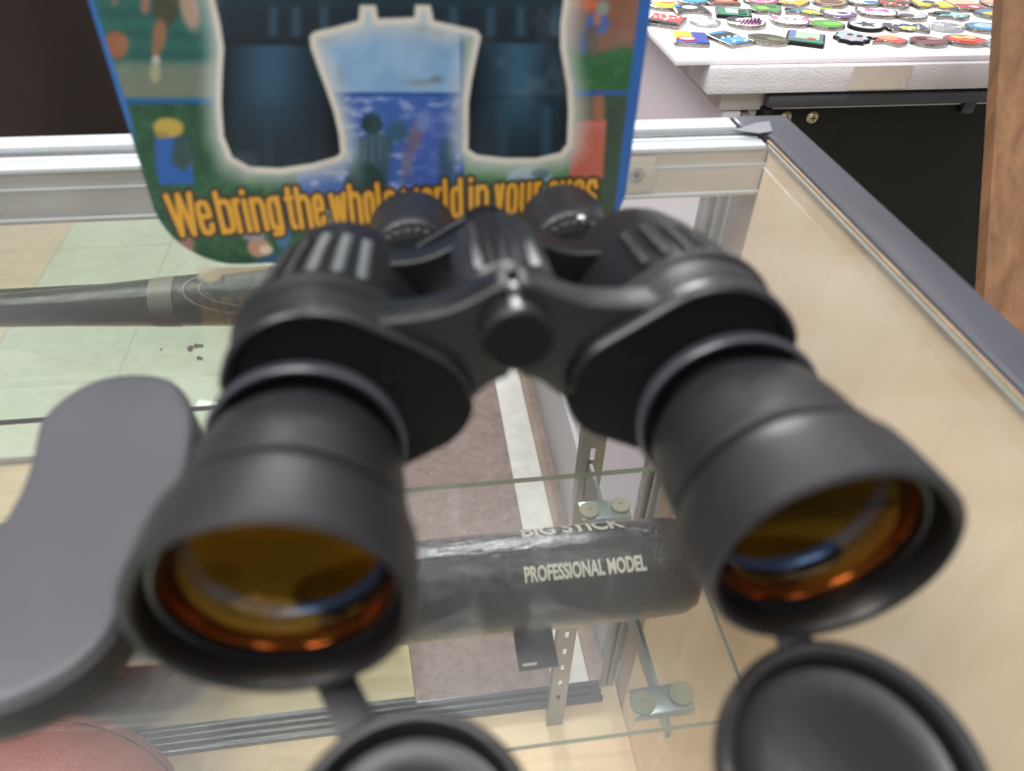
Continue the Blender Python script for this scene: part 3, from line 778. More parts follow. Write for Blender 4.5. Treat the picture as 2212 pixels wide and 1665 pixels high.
flipcap('objective_cap', (cl[0], cl[1], .0006), 27.5, (0, 0), 47, 24)
cr_ = W(1850, 1655, Z=.010)
flipcap('objective_cap', (cr_[0], cr_[1], .002), 30.5, (math.radians(7), 0), 34)

# ================================================================== EYEPIECE COVER
ZC = .0155
out = [(86, 933), (97, 903), (138, 862), (194, 828), (255, 812), (311, 811), (360, 821), (392, 848), (408, 893), (406, 950), (392, 1030), (368, 1120), (330, 1200), (258, 1291), (226, 1361), (156, 1431), (78, 1476), (0, 1508), (-90, 1525), (-200, 1505), (-280, 1420), (-270, 1310), (-200, 1235), (-90, 1180), (0, 1135), (40, 1080), (66, 1020), (78, 975)]
ow = [W(x, y, Z=ZC) for x, y in out]; cc = sum(ow) / len(ow); cc[2] = 0
po = smooth_poly([(p[0], p[1]) for p in ow], 5)
cov = empty('eyepiece_cover', (cc[0], cc[1], 0), 'grey soft rubber cover of two rounded lobes lying left of the binoculars', 'rubber cover')
def ring(shr, z):
    n = len(po); r = []
    for i in range(n):
        t = po[(i + 1) % n] - po[i - 1]; t = t / np.hypot(*t); nn = np.array([-t[1], t[0]])
        r.append(((po[i][0] - nn[0] * shr * SG) - cc[0], (po[i][1] - nn[1] * shr * SG) - cc[1], z))
    return r
A = sum(po[i - 1][0] * po[i][1] - po[i][0] * po[i - 1][1] for i in range(len(po)))
SG = -1 if A > 0 else 1
loft('cover_side_shade', [ring(-.0014, .0005), ring(-.0020, .002), ring(-.0016, .0060), ring(-.0012, .0104), ring(-.0002, .0108)], mat('shaded_side_rubber', (38, 38, 40), .5, spec=.3), cov, True, False, angle=60)  # darker side copy of the cover rubber, shade put into the colour
loft('cover_top', [ring(-.0002, .0110), ring(-.0012, .0114), ring(-.0013, .0128), ring(-.0005, .0131), ring(-.0006, .0136), ring(-.0010, .0142), ring(-.0006, .0151), ring(.0006, ZC), ring(.0022, ZC + .0002)], GREYR, cov, False, True, angle=60)

# ================================================================== PRINTED CARD
YP = .30
cx0 = W(190, 0, Y=YP)[0]
def sm(e0, e1, x): t = np.clip((x - e0) / (e1 - e0), 0, 1); return t * t * (3 - 2 * t)
def sdist(P, poly):
    """signed distance to a polygon, negative inside"""
    px, py = P; d = np.full(px.shape, 1e9); ins = np.zeros(px.shape, bool); n = len(poly)
    for i in range(n):
        ax, ay = poly[i - 1]; bx_, by = poly[i]
        ex, ey = bx_ - ax, by - ay; wx, wy = px - ax, py - ay
        t = np.clip((wx * ex + wy * ey) / (ex * ex + ey * ey + 1e-9), 0, 1)
        d = np.minimum(d, (wx - t * ex) ** 2 + (wy - t * ey) ** 2)
        c = ((ay > py) != (by > py)); xx = ax + (py - ay) / ((by - ay) if by != ay else 1e-9) * ex
        ins ^= c & (px < xx)
    d = np.sqrt(d); return np.where(ins, -d, d)
rng = np.random.default_rng(4)
def vnoise(x, y, s, seed):
    r = np.random.default_rng(seed).random((64, 64))
    u, v = x / s, y / s; i, j = np.floor(u).astype(int), np.floor(v).astype(int); f, g = u - i, v - j
    f = f * f * (3 - 2 * f); g = g * g * (3 - 2 * g)
    q = lambda a, b: r[a % 64, b % 64]
    return (q(i, j) * (1 - f) + q(i + 1, j) * f) * (1 - g) + (q(i, j + 1) * (1 - f) + q(i + 1, j + 1) * f) * g
def fb(x, y, s, seed): return .5 * vnoise(x, y, s, seed) + .3 * vnoise(x, y, s / 2, seed + 1) + .2 * vnoise(x, y, s / 4, seed + 2)
LB = [(464, -250), (464, 0), (476, 52), (484, 104), (481, 160), (479, 225), (484, 294), (502, 339), (540, 360), (605, 363), (675, 353), (727, 338), (735, 330), (731, 290), (720, 242), (704, 195), (688, 152), (671, 104), (668, 80), (678, 69), (720, 60), (774, 45), (777, 12), (812, 12), (817, 41), (895, 38), (897, 11), (930, 12), (937, 45), (1030, 66), (1040, 80), (1032, 114), (1020, 173), (1013, 221), (1012, 322), (1030, 334), (1089, 341), (1158, 341), (1210, 329), (1224, 311), (1227, 242), (1224, 190), (1210, 104), (1210, 52), (1217, 0), (1217, -250)]
def paint(x, y):
    P = (x, y); C = np.zeros(x.shape + (3,))
    def put(mask, c):
        nonlocal C
        m = np.clip(mask, 0, 1)[..., None]; C = C * (1 - m) + np.asarray(c, float) * m
    def blob(cx, cy, rx, ry, c, soft=4, rot=0, a=1.):
        ca, sa = math.cos(rot), math.sin(rot); u = (x - cx) * ca + (y - cy) * sa; v = -(x - cx) * sa + (y - cy) * ca
        d = (np.sqrt((u / rx) ** 2 + (v / ry) ** 2) - 1) * min(rx, ry); put(a * sm(soft, -soft, d), c)
    def pg(poly, c, soft=4, a=1.): put(a * sm(soft, -soft, sdist(P, poly)), c)
    n1 = fb(x, y, 60, 3); n2 = fb(x, y, 22, 9)
    # foliage ground everywhere
    f = fb(x, y, 26, 21)[..., None]
    C[:] = np.array([22, 62, 46]) * (1 - f) + np.array([46, 96, 62]) * f
    g = sm(.58, .75, fb(x, y, 14, 30)); put(g * .4, (70, 120, 70))
    # court picture (upper left)
    m = (y < 214)
    st = (.5 + .5 * np.sin(y / 7.5 + 2 * n1))
    court = np.array([28, 84, 78]) * (1 - st[..., None] * .35) + np.array([50, 120, 110]) * st[..., None] * .35
    C = np.where(m[..., None], court, C)
    put(m * sm(122, 150, y), (104, 118, 104)); put(m * sm(165, 205, y) * .6, (118, 116, 98))
    pg([(330, -250), (395, -250), (388, 15), (372, 55), (345, 60), (330, 20)], (62, 62, 46)); pg([(300, -60), (325, -60), (322, 28), (306, 30)], (150, 100, 84), 5)
    blob(344, 78, 15, 36, (142, 100, 70), 5, .1); blob(337, 108, 9, 22, (134, 96, 72), 4); blob(337, 132, 9, 12, (170, 174, 176), 3); blob(335, 158, 12, 22, (150, 155, 120), 4)
    blob(410, 20, 20, 48, (168, 138, 118), 8, -.2); blob(250, 98, 27, 30, (146, 86, 56), 4); pg([(243, -250), (265, -250), (255, 10), (240, 14)], (110, 100, 82), 5)
    put((x < 470) * sm(6, 4, np.abs(y - 219)), (20, 84, 158)); put((x < 470) * (y < 216) * sm(205, 214, y) * .7, (38, 110, 130))
    # crouching rider (left)
    pg([(333, 300), (350, 288), (384, 292), (412, 330), (420, 398), (345, 400), (336, 360)], (30, 88, 170), 5)
    pg([(384, 282), (400, 290), (420, 345), (398, 372), (370, 352), (375, 310)], (48, 72, 78), 6)
    blob(364, 276, 33, 21, (184, 158, 66), 4, .1); blob(350, 292, 14, 8, (150, 130, 62), 4)
    # sky panel
    m = (x > 640) & (x < 1010) & (y < 203)
    C = np.where(m[..., None], np.array([126, 166, 206]) + (n1[..., None] - .5) * np.array([50, 40, 26]), C)
    put(m * sm(150, 40, np.hypot(x - 930, (y - 60) * 1.6)) * .15, (150, 150, 140))
    for (a, b, r1_, r2_, t) in ((915, 62, 24, 8, .5), (948, 72, 12, 8, .5), (700, 86, 18, 8, .4), (910, 178, 26, 5, .5), (942, 172, 14, 7, .6), (735, 160, 10, 22, .25)):
        blob(a, b, r1_, r2_, (94, 100, 96), 6, 0, t)
    # water panel
    m = (x > 640) & (x < 1000) & (y >= 203) & (y < 425)
    w_ = sm(.50, .68, fb(x * .6, y * 1.5, 17, 50))[..., None]
    C = np.where(m[..., None], np.array([58, 96, 172]) * (1 - w_) + np.array([132, 154, 206]) * w_, C)
    put(m * sm(70, 20, np.abs(x - 930)) * sm(220, 260, y) * .7, (62, 88, 174))
    blob(900, 290, 14, 36, (120, 96, 116), 7, .25, .8); blob(915, 262, 16, 24, (104, 128, 186), 7, .2, .9); blob(880, 345, 12, 46, (110, 92, 112), 8, .1, .6)
    pg([(775, 300), (815, 285), (850, 300), (842, 350), (838, 420), (752, 425), (758, 370)], (52, 80, 92), 8, .9); blob(803, 268, 23, 23, (30, 60, 66), 4); blob(858, 285, 22, 24, (50, 84, 96), 9, .4, .7)
    st2 = m * sm(340, 300, np.abs(y - 320) * 8) ; put(m * ((np.abs(x - 798) < 38) & (y > 300) & (y < 350)) * (.5 + .5 * np.sin(x / 2.6)) * .35, (120, 136, 150))
    blob(790, 395, 40, 40, (34, 66, 62), 8); blob(965, 360, 16, 70, (40, 78, 92), 8, 0, .8); blob(770, 372, 16, 26, (66, 86, 92), 8)
    put(sm(5, 3, np.abs(y - 204)) * (x > 700) * (x < 1000), (34, 74, 150)); put(sm(6, 4, np.abs(x - (998 + (y - 70) * .0))) * (y < 425), (32, 78, 158))
    # green football field under the right barrel
    m = (x > 1003) & (x < 1238) & (y > 60); C = np.where(m[..., None], np.array([84, 128, 90]) + (n2[..., None] - .5) * 40, C)
    put(((x > 1003) & (x < 1238)) * sm(370, 395, y), (52, 110, 72))
    blob(1146, 385, 50, 26, (136, 170, 184), 4); blob(1168, 374, 20, 12, (44, 80, 86), 5); blob(1122, 392, 14, 8, (90, 124, 140), 4)
    # right column
    m = (x >= 1226) & (y < 199)
    C = np.where(m[..., None], np.array([134, 88, 70]) + (n1[..., None] - .5) * 24, C)
    put(m * sm(96, 118, y - 6 * np.sin(x / 20)), (38, 92, 50)); put(m * sm(.5, .7, fb(x, y * 2, 18, 70)) * sm(100, 120, y) * .5, (62, 116, 60))
    blob(1262, 10, 34, 14, (196, 96, 60), 5); blob(1290, 52, 26, 24, (66, 92, 168), 5); blob(1290, 42, 8, 16, (170, 104, 90), 4); blob(1302, 18, 14, 16, (130, 138, 130), 5)
    blob(1262, 92, 16, 24, (58, 84, 150), 6); blob(1280, 88, 14, 32, (92, 78, 68), 7); blob(1248, 60, 14, 60, (112, 108, 104), 8, .1, .7)
    m = (x >= 1232) & (y >= 199); C = np.where(m[..., None], np.array([54, 74, 60]) + (n2[..., None] - .5) * 16, C)
    pg([(1242, 210), (1305, 208), (1300, 262), (1240, 262)], (96, 88, 74), 6); blob(1294, 235, 12, 40, (150, 96, 70), 6)
    pg([(1240, 262), (1310, 258), (1302, 385), (1228, 386)], (184, 92, 74), 4); put(((x > 1240) & (x < 1308)) * sm(4, 2, np.abs(y - 272 + (x - 1270) * .08)) * .6, (190, 130, 118)); put(((x > 1240) & (x < 1308)) * sm(3, 1, np.abs(y - 283 + (x - 1270) * .08)) * .5, (190, 130, 118))
    put((x > 1232) * sm(6, 4, np.abs(y - 201)), (32, 84, 160))
    # hands etc. below the slogan
    blob(398, 545, 18, 46, (150, 108, 98), 7, .3); blob(560, 535, 26, 22, (180, 134, 112), 5, .4); blob(548, 508, 26, 12, (140, 140, 150), 6); blob(575, 540, 14, 10, (206, 190, 168), 4)
    pg([(552, 560), (600, 545), (616, 600), (540, 600)], (30, 76, 112), 6); blob(612, 505, 16, 34, (62, 106, 176), 6, 0, .8)
    pg([(668, 455), (690, 455), (692, 540), (672, 540)], (36, 90, 168), 4); pg([(688, 458), (740, 440), (760, 500), (700, 560)], (176, 200, 206), 6)
    # binocular picture with pale halo
    d = sdist(P, LB)
    put(sm(62, 6, d) * .8, (196, 198, 196)); put(sm(18, 9, d), (212, 206, 194))
    dk = np.array([24, 40, 52]) + 0 * x[..., None]
    def band_(cx, w, s_, col):
        nonlocal dk
        k = (sm(w, 0, np.abs(x - cx)) * s_)[..., None]; dk = dk * (1 - k) + np.array(col) * k
    low = (y > 95)
    band_(585, 110, .95 * low * sm(340, 170, y), (46, 84, 112)); band_(1120, 95, .95 * low * sm(350, 190, y), (48, 88, 116)); band_(480, 26, .8 * low, (10, 18, 26)); band_(722, 34, .8 * low, (10, 16, 22)); band_(1016, 26, .8 * low, (10, 18, 26)); band_(1226, 20, .7 * low, (10, 20, 28))
    band_(580, 20, .5 * (y > 220), (40, 62, 84)); band_(1180, 20, .6 * (y > 230), (52, 84, 108)); band_(1085, 20, .5 * (y > 230), (44, 70, 92))
    for cxx in (590, 640, 700, 1060, 1125, 1200, 980): band_(cxx, 18, .6 * (y > 15) * (y < 80), (62, 96, 122))
    k = (sm(14, 0, np.abs(y - 92)) * .7 * (x < 760))[..., None]; dk = dk * (1 - k) + np.array([18, 24, 28]) * k
    for yy in (207, 214): k = (sm(3, 0, np.abs(y - yy)) * .5 * (x > 1000))[..., None]; dk = dk * (1 - k) + np.array([16, 28, 40]) * k
    k = (sm(4, 0, np.abs(y - 236)) * .4 * (x < 760))[..., None]; dk = dk * (1 - k) + np.array([14, 24, 34]) * k
    k = (sm(30, 5, y) * 1.)[..., None]; dk = dk * (1 - k * .5) + np.array([26, 58, 70]) * k * .5
    m = sm(2.5, -2.5, d)[..., None]; C = C * (1 - m) + dk * m
    # scuffs
    C = C * (1 - .18 * sm(.62, .8, fb(x, y, 90, 90))[..., None]) + 150 * .18 * sm(.62, .8, fb(x, y, 90, 90))[..., None]
    # borders
    xl_ = 190 + (y) * .3214; xr_ = 1393 - y * .119
    put(sm(13, 9, x - xl_) * sm(330, 250, y), (44, 106, 184)); put(sm(14, 10, xr_ - x), (34, 92, 172))
    # slogan in heavy condensed lettering with a dark outline
    dg = np.full(x.shape, 1e9)
    X_ = .78
    O = [[(.0, .2), (.12, .04), (.5, 0), (.88, .04), (1, .2), (1, X_ - .2), (.88, X_ - .04), (.5, X_), (.12, X_ - .04), (0, X_ - .2), (0, .2)]]
    E_ = [[(0, .42), (1, .42), (1, X_ - .2), (.88, X_ - .04), (.5, X_), (.12, X_ - .04), (0, X_ - .2), (0, .2), (.12, .04), (.5, 0), (.88, .04), (1, .2)]]
    N_ = [[(0, 0), (0, X_)], [(0, X_ - .12), (.4, X_), (.8, X_ - .02), (1, X_ - .16), (1, 0)]]
    R_ = [[(0, 0), (0, X_)], [(0, X_ - .2), (.5, X_ - .02), (1, X_)]]
    L_ = [[(.5, 0), (.5, 1)]]
    WW = [[(0, X_), (.22, 0), (.5, X_ * .9), (.78, 0), (1, X_)]]
    G = {'W': [[(0, 1), (.24, 0), (.5, 1), (.76, 0), (1, 1)]], 'w': WW, 'e': E_, 'n': N_, 'r': R_, 'l': L_, 'o': O,
         'b': [[(0, 1), (0, 0)]] + O, 'd': [[(1, 1), (1, 0)]] + O, 'h': [[(0, 0), (0, 1)]] + N_[1:], 'i': [[(.5, 0), (.5, X_ - .02)], [(.5, .97), (.5, 1.0)]],
         't': [[(.5, 1), (.5, .12), (.7, 0), (1, 0)], [(0, X_ - .02), (1, X_ - .02)]], 'u': [[(0, X_), (0, .16), (.2, .02), (.6, 0), (1, .12)], [(1, X_), (1, 0)]],
         'g': O + [[(1, X_), (1, -.02), (.85, -.13), (.15, -.13)]], 'y': [[(0, X_), (.5, .1)], [(1, X_), (.4, -.13), (.1, -.13)]],
         's': [[(1, X_ - .2), (.8, X_ - .02), (.2, X_ - .02), (0, X_ - .18), (.1, .46), (.9, .32), (1, .18), (.8, .02), (.2, .02), (0, .18)]]}
    TXT = [('W', 364, 426), ('e', 424, 457), ('b', 468, 503), ('r', 504, 523), ('i', 524, 538), ('n', 541, 574), ('g', 577, 607), ('t', 616, 638), ('h', 640, 672), ('e', 675, 701), ('w', 712, 750), ('h', 753, 782), ('o', 785, 810), ('l', 812, 824), ('e', 829, 856), ('w', 868, 906), ('o', 910, 935), ('r', 938, 955), ('l', 956, 968), ('d', 973, 1000), ('i', 1012, 1023), ('n', 1027, 1056), ('y', 1068, 1090), ('o', 1093, 1119), ('u', 1123, 1148), ('r', 1152, 1170), ('e', 1184, 1207), ('y', 1209, 1234), ('e', 1237, 1262), ('s', 1265, 1291)]
    HW = 5.6
    for ch, x0, x1 in TXT:
        xm = (x0 + x1) / 2; base = 512 - .067 * (xm - 397); asc = 96 - .0135 * (xm - 400); hw = HW - .0012 * (xm - 400)
        sel = (x > x0 - 40) & (x < x1 + 40) & (y > base - asc - 30) & (y < base + 35)
        if not sel.any(): continue
        qx, qy = x[sel], y[sel]; best = dg[sel]
        def pt(u, v):
            vv = base - hw - v * (asc - 2 * hw) - (u - .5) * (x1 - x0) * .067
            lean = (1035 - xm) / (2690 - vv)
            ww = (x1 - x0) - 2 * hw
            return (x0 + hw + max(ww, 0) * u + (lean * (vv - (base - asc / 2))), vv) if ww > 0 else (xm + lean * (vv - (base - asc / 2)), vv)
        for st in G[ch]:
            w = [pt(*p) for p in st]
            for (ax, ay), (bx_, by) in zip(w, w[1:]):
                ex, ey = bx_ - ax, by - ay; t = np.clip(((qx - ax) * ex + (qy - ay) * ey) / (ex * ex + ey * ey + 1e-9), 0, 1)
                best = np.minimum(best, np.hypot(qx - ax - t * ex, qy - ay - t * ey) - hw)
        dg[sel] = best
    put(sm(9, 4.5, dg), (58, 44, 36)); put(sm(2.4, .2, dg), (150, 96, 40)); put(sm(1.0, -1.6, dg), (222, 160, 44))
    return C
NX, NY = 740, 420
BL = W(370, 568, Y=YP); BR = W(1333, 555, Y=YP)
xb0, xb1 = W(190, 0, Y=YP)[0], W(1393, 0, Y=YP)[0]
x_at0 = W(330, 430, Y=YP)[0]
zb = .0008; zt = W(800, -150, Y=YP)[2]
xsL = min(xb0, W(370, 560, Y=YP)[0]); xsR = max(xb1, BR[0])
xs = np.linspace(xsL, xsR, NX); zs = np.linspace(zb, zt, NY)
GX, GZ = np.meshgrid(xs, zs)
# round the lower corners by sliding the grid columns inward near the bottom
RC_ = .030
hx = (xsR - xsL) / 2; mx_ = (xsR + xsL) / 2
dz = np.clip(RC_ - (GZ - zb), 0, RC_); inset = RC_ - np.sqrt(np.maximum(RC_ ** 2 - dz ** 2, 0))
GX = mx_ + (GX - mx_) * (hx - inset) / hx
p3 = np.stack([GX - CAM[0], np.full_like(GX, YP) - CAM[1], GZ - CAM[2]], -1) @ RC.T
PX = 1106 + FPX * p3[..., 0] / p3[..., 2]; PY = 832.5 + FPX * p3[..., 1] / p3[..., 2]
colr = paint(PX, PY) / 255.
gry = colr.mean(-1, keepdims=True); colr = (colr * .9 + gry * .1) * 1.0
colr = np.where(colr <= .04045, colr / 12.92, ((np.clip(colr, 0, 1) + .055) / 1.055) ** 2.4)
card = empty('printed_card', (mx_, YP, 0), 'upright blue-edged printed sales card picturing binoculars, with yellow slogan, behind the binoculars', 'display card')
def card_face():
    n = NX * NY
    co = np.stack([GX.ravel() - mx_, np.zeros(n), GZ.ravel()], -1)
    idx = np.arange(n).reshape(NY, NX)
    q = np.stack([idx[:-1, :-1], idx[:-1, 1:], idx[1:, 1:], idx[1:, :-1]], -1).reshape(-1, 4)
    me = bpy.data.meshes.new('printed_face'); me.from_pydata(co.tolist(), [], q.tolist())
    at = me.color_attributes.new('Col', 'FLOAT_COLOR', 'POINT')
    at.data.foreach_set('color', np.concatenate([colr.reshape(-1, 3), np.ones((n, 1))], 1).astype(np.float32).ravel())
    return link('printed_face', me, PRINT, card, False)
PRINT = vcol_mat('printed_gloss_card', .38, .45)
card_face()
outl = [(GX[j, 0] - mx_, GZ[j, 0]) for j in range(0, NY, 6)] + [(GX[-1, 0] - mx_, zt), (GX[-1, -1] - mx_, zt)] + [(GX[j, -1] - mx_, GZ[j, -1]) for j in range(NY - 1, -1, -6)]
bm = bmesh.new(); vs = [bm.verts.new((a, .0003, b)) for a, b in outl]; f = bm.faces.new(vs)
r = bmesh.ops.extrude_face_region(bm, geom=[f]); bmesh.ops.translate(bm, verts=[v for v in r['geom'] if isinstance(v, bmesh.types.BMVert)], vec=(0, .0016, 0))
from_bm('card_board', bm, mat('grey_card_board', (120, 124, 128), .7), card, False)
box('easel_strut', (-.03, .0022, .02), (.03, .0030, .16), bpy.data.materials['grey_card_board'], card)
# ================================================================== PIN DISPLAY CASE (behind, right)
XP = .272; YPF = .600; ZS = -.055
pc = empty('pin_display_case', (.7, .9, FZ), 'low lilac and black display case standing behind the counter under the white pin board', 'display case')
PR = (.7, .9, FZ)
def pbox(name, a, b, m, bev=0.): return box(name, a, b, m, pc, bev, PR)
pbox('side_panel', (XP + .004, YPF + .006, FZ + .21), (XP + .02, 2.2, ZS - .0005), LILAC)
pbox('kick_panel', (XP - .004, YPF + .012, FZ + .001), (XP + .02, 2.2, FZ + .209), KICK, .001)
SLB = mat('beige_slab', (188, 180, 174), .5, noise=.04, nscale=12)
pbox('slab', (XP, YPF + .008, ZS), (1.4, 2.2, -.0145), SLB, .0015)
pbox('front_panel', (.318, YPF + .010, FZ + .05), (1.35, YPF + .030, -.045), BLK)
pbox('front_frame', (.309, YPF - .004, -.0500), (1.36, YPF + .007, -.0385), BLKF, .0035)
pbox('frame_side', (.309, YPF - .002, FZ + .05), (.318, YPF + .009, -.0505), BLK, .002)
pbox('leg_post', (XP + .0205, YPF + .002, FZ + .001), (XP + .0275, YPF + .016, ZS - .001), ALU2, .0006)
pbox('leg_panel', (XP + .028, YPF + .011, FZ + .001), (.3085, YPF + .020, ZS - .001), SLB)
for (x, y) in ((1700, 257), (1758, 257)):
    p = W(x, y, Y=YPF + .006)
    s_ = lathe('screw', [(0, -.0032), (.0036, -.003), (.0054, -.0012), (.0056, .0002)], SCREWM, pc, 24, 'y', (p[0] - PR[0], YPF + .0095 - PR[1], p[2] - PR[2]))
    for a, b in (((-.0026, -.0005), (.0026, .0005)), ((-.0005, -.0026), (.0005, .0026))):
        box('cross_slot', (p[0] + a[0], YPF + .0062, p[2] + a[1]), (p[0] + b[0], YPF + .0068, p[2] + b[1]), MATTE, s_, 0, PR)
lt = W(2085, 232, Y=YPF + .009)
pbox('frame_clip', (lt[0] - .006, YPF + .004, lt[2] - .004), (lt[0] + .006, YPF + .009, lt[2] + .006), BLKF, .0008)

ZB = -.0100
bc = W(1461, 131, Z=ZB)
foam = box('foam_board', (-.0, 0, -.0044), (1.1, 1.3, 0), FOAM, None, .0006); foam.location = (bc[0], bc[1], ZB)
tag(foam, 'thin white foam board covered in enamel pins, on top of the display case', 'foam board')
fl = W(1541, 140, Y=YPF); fl2 = W(1521, 203, Y=YPF)
bm = bmesh.new(); bm_box(bm, np.array((0, 0, fl2[2] + .0004)), np.array((.95, .05, -.0147)), .0008, 2)
bmesh.ops.subdivide_edges(bm, edges=bm.edges[:], cuts=2)
sty = from_bm('polystyrene_block', bm, STYRO, None, True, 40); sty.location = (fl[0] - .002, YPF - .004, 0)
tag(sty, 'long white polystyrene block under the front edge of the pin board', 'polystyrene block')

# packing tape over the front of the foam, grey tape over the rail corner
TAPE2 = mat('beige_packing_tape', (204, 193, 182), .35, noise=.05, nscale=80)
t0 = W(1838, 170, Y=YPF - .005); t1 = W(1962, 170, Y=YPF - .005)
tw_ = t1[0] - t0[0]
tp_ = empty('packing_tape', (t0[0], YPF - .005, -.02), 'beige packing tape wrapped over the front edge of the white foam', 'tape')
box('tape_strip', (0, -.0006, fl2[2] + .0025 + .02), (tw_, .0002, -.0150 + .02), TAPE2, tp_)
GT = mat('grey_corner_tape', (120, 122, 128), .45, noise=.08, nscale=60)
gp = [(1578, 279), (1600, 277), (1632, 266), (1662, 262), (1668, 284), (1640, 288), (1606, 284)]
gw = [W(x, y, Z=.0042) for x, y in gp]; gc = sum(gw) / len(gw)
o = prism('corner_tape', [(p[0], p[1]) for p in gw], .0038, .0043, GT, None, 0, 3, tuple(gc)); o.location = tuple(gc)
tag(o, 'crumpled grey tape over the corner where the white rail meets the dark rim', 'tape')
# wooden plank leaning at the right, dark cloth at the left
pa = W(2170, -40, X=.40); pb = W(2122, 700, X=.40)
d = Vector(pb - pa).normalized(); pe = Vector(pa) + d * .62; ps = Vector(pa) - d * .12
vs = []; nrm = Vector((0, -d.z, d.y)) * -1
for x in (.40, .52):
    for q_ in (ps, pe):
        for t in (0, .019):
            v = Vector((x, q_.y, q_.z)) + (Vector((0, abs(d.z), abs(d.y)))).normalized() * t; vs.append(v)
cen = sum(vs, Vector()) / 8
fs = [(0, 1, 3, 2), (4, 6, 7, 5), (0, 4, 5, 1), (2, 3, 7, 6), (0, 2, 6, 4), (1, 5, 7, 3)]
o = obj('wooden_plank', vs, fs, PLANK, None, False, off=np.array(cen)); tag(o, 'brown wooden plank leaning just outside the dark rim at the right', 'plank')

def drape():
    NXd, NZd = 90, 40; vs = []; fs = []
    x0, x1, z0, z1 = -1.5, -.22, FZ + .002, .42
    for j in range(NZd):
        z = z0 + (z1 - z0) * j / (NZd - 1)
        for i in range(NXd):
            x = x0 + (x1 - x0) * i / (NXd - 1)
            y = .80 + .030 * math.sin(x * 11 + z * 4.5) + .006 * math.sin(x * 41 - z * 7)
            vs.append((x, y, z))
    n = len(vs)
    vs += [(a, b + .006, c) for a, b, c in vs]
    for j in range(NZd - 1):
        for i in range(NXd - 1):
            a = j * NXd + i; fs.append((a, a + 1, a + NXd + 1, a + NXd)); fs.append((a + n, a + n + NXd, a + n + NXd + 1, a + n + 1))
    for i in range(NXd - 1):
        a = i; fs.append((a, a + n, a + 1 + n, a + 1)); a = (NZd - 1) * NXd + i; fs.append((a, a + 1, a + 1 + n, a + n))
    for j in range(NZd - 1):
        a = j * NXd; fs.append((a, a + NXd, a + NXd + n, a + n)); a += NXd - 1; fs.append((a, a + n, a + NXd + n, a + NXd))
    o = obj('hanging_cloth', vs, fs, CLOTH, None, True, 60, off=(-.8, .8, FZ)); tag(o, 'dark brown cloth hanging behind the counter rail at the far left', 'cloth')
drape()

# ================================================================== ENAMEL PINS
METAL = mat('pin_nickel', (176, 172, 164), .18, metal=1., bump=.4, bscale=700)
METALD = mat('pin_bronze', (110, 102, 74), .25, metal=.9, bump=.6, bscale=500)
METALK = mat('pin_black_metal', (40, 38, 36), .3, metal=.6)
GLIT = mat('pin_glitter', (200, 202, 204), .22, metal=.85, bump=1., bscale=900)
ecache = {}
def enamel(c):
    if c not in ecache: ecache[c] = mat('enamel_%d' % len(ecache), c, .14, spec=.6, coat=.6)
    return ecache[c]
def shp(kind, w, h):
    if kind == 'oval': return [(w * math.cos(a), h * math.sin(a)) for a in [2 * PI * k / 32 for k in range(32)]]
    if kind == 'round': return [(w * math.cos(a), w * math.sin(a)) for a in [2 * PI * k / 32 for k in range(32)]]
    if kind == 'rect':
        r = .12 * w; o = []
        for cx, cy, a0 in ((w - r, h - r, 0), (-w + r, h - r, 90), (-w + r, -h + r, 180), (w - r, -h + r, 270)):
            for k in range(4): a = math.radians(a0 + 30 * k); o.append((cx + r * math.cos(a), cy + r * math.sin(a)))
        return o
    if kind == 'cat':
        return smooth_poly([(-w, -.1 * h), (-.95 * w, .95 * h), (-.45 * w, .62 * h), (.45 * w, .62 * h), (.95 * w, .95 * h), (w, -.1 * h), (.6 * w, -.8 * h), (-.6 * w, -.8 * h)], 4)
    if kind == 'star':
        return [((w if k % 2 == 0 else .48 * w) * math.sin(PI * k / 5), (w if k % 2 == 0 else .48 * w) * math.cos(PI * k / 5)) for k in range(10)]
    if kind == 'arch': return smooth_poly([(-w, -h), (-.95 * w, .3 * h), (-.5 * w, .9 * h), (.5 * w, .9 * h), (.95 * w, .3 * h), (w, -h), (.5 * w, -.5 * h), (-.5 * w, -.5 * h)], 4)
    if kind == 'leaf': return smooth_poly([(-w, .2 * h), (-.4 * w, .9 * h), (.1 * w, .5 * h), (.5 * w, h), (w, .4 * h), (.7 * w, -.3 * h), (.2 * w, -h), (-.3 * w, -.6 * h), (-.8 * w, -.5 * h)], 4)
    if kind == 'bow': return smooth_poly([(-w, h), (-.2 * w, .3 * h), (.2 * w, .3 * h), (w, h), (w, -h), (.2 * w, -.3 * h), (-.2 * w, -.3 * h), (-w, -h)], 4)
    if kind == 'fish': return smooth_poly([(-w, .5 * h), (-.6 * w, .1 * h), (-w, -.5 * h), (-.3 * w, -.3 * h), (.3 * w, -.8 * h), (w, 0), (.3 * w, .8 * h), (-.3 * w, .3 * h)], 4)
    if kind == 'jag': return [(w * (1 + .16 * (k % 2)) * math.cos(2 * PI * k / 18) * .9, h * (1 + .2 * (k % 2)) * math.sin(2 * PI * k / 18) * .9) for k in range(18)]
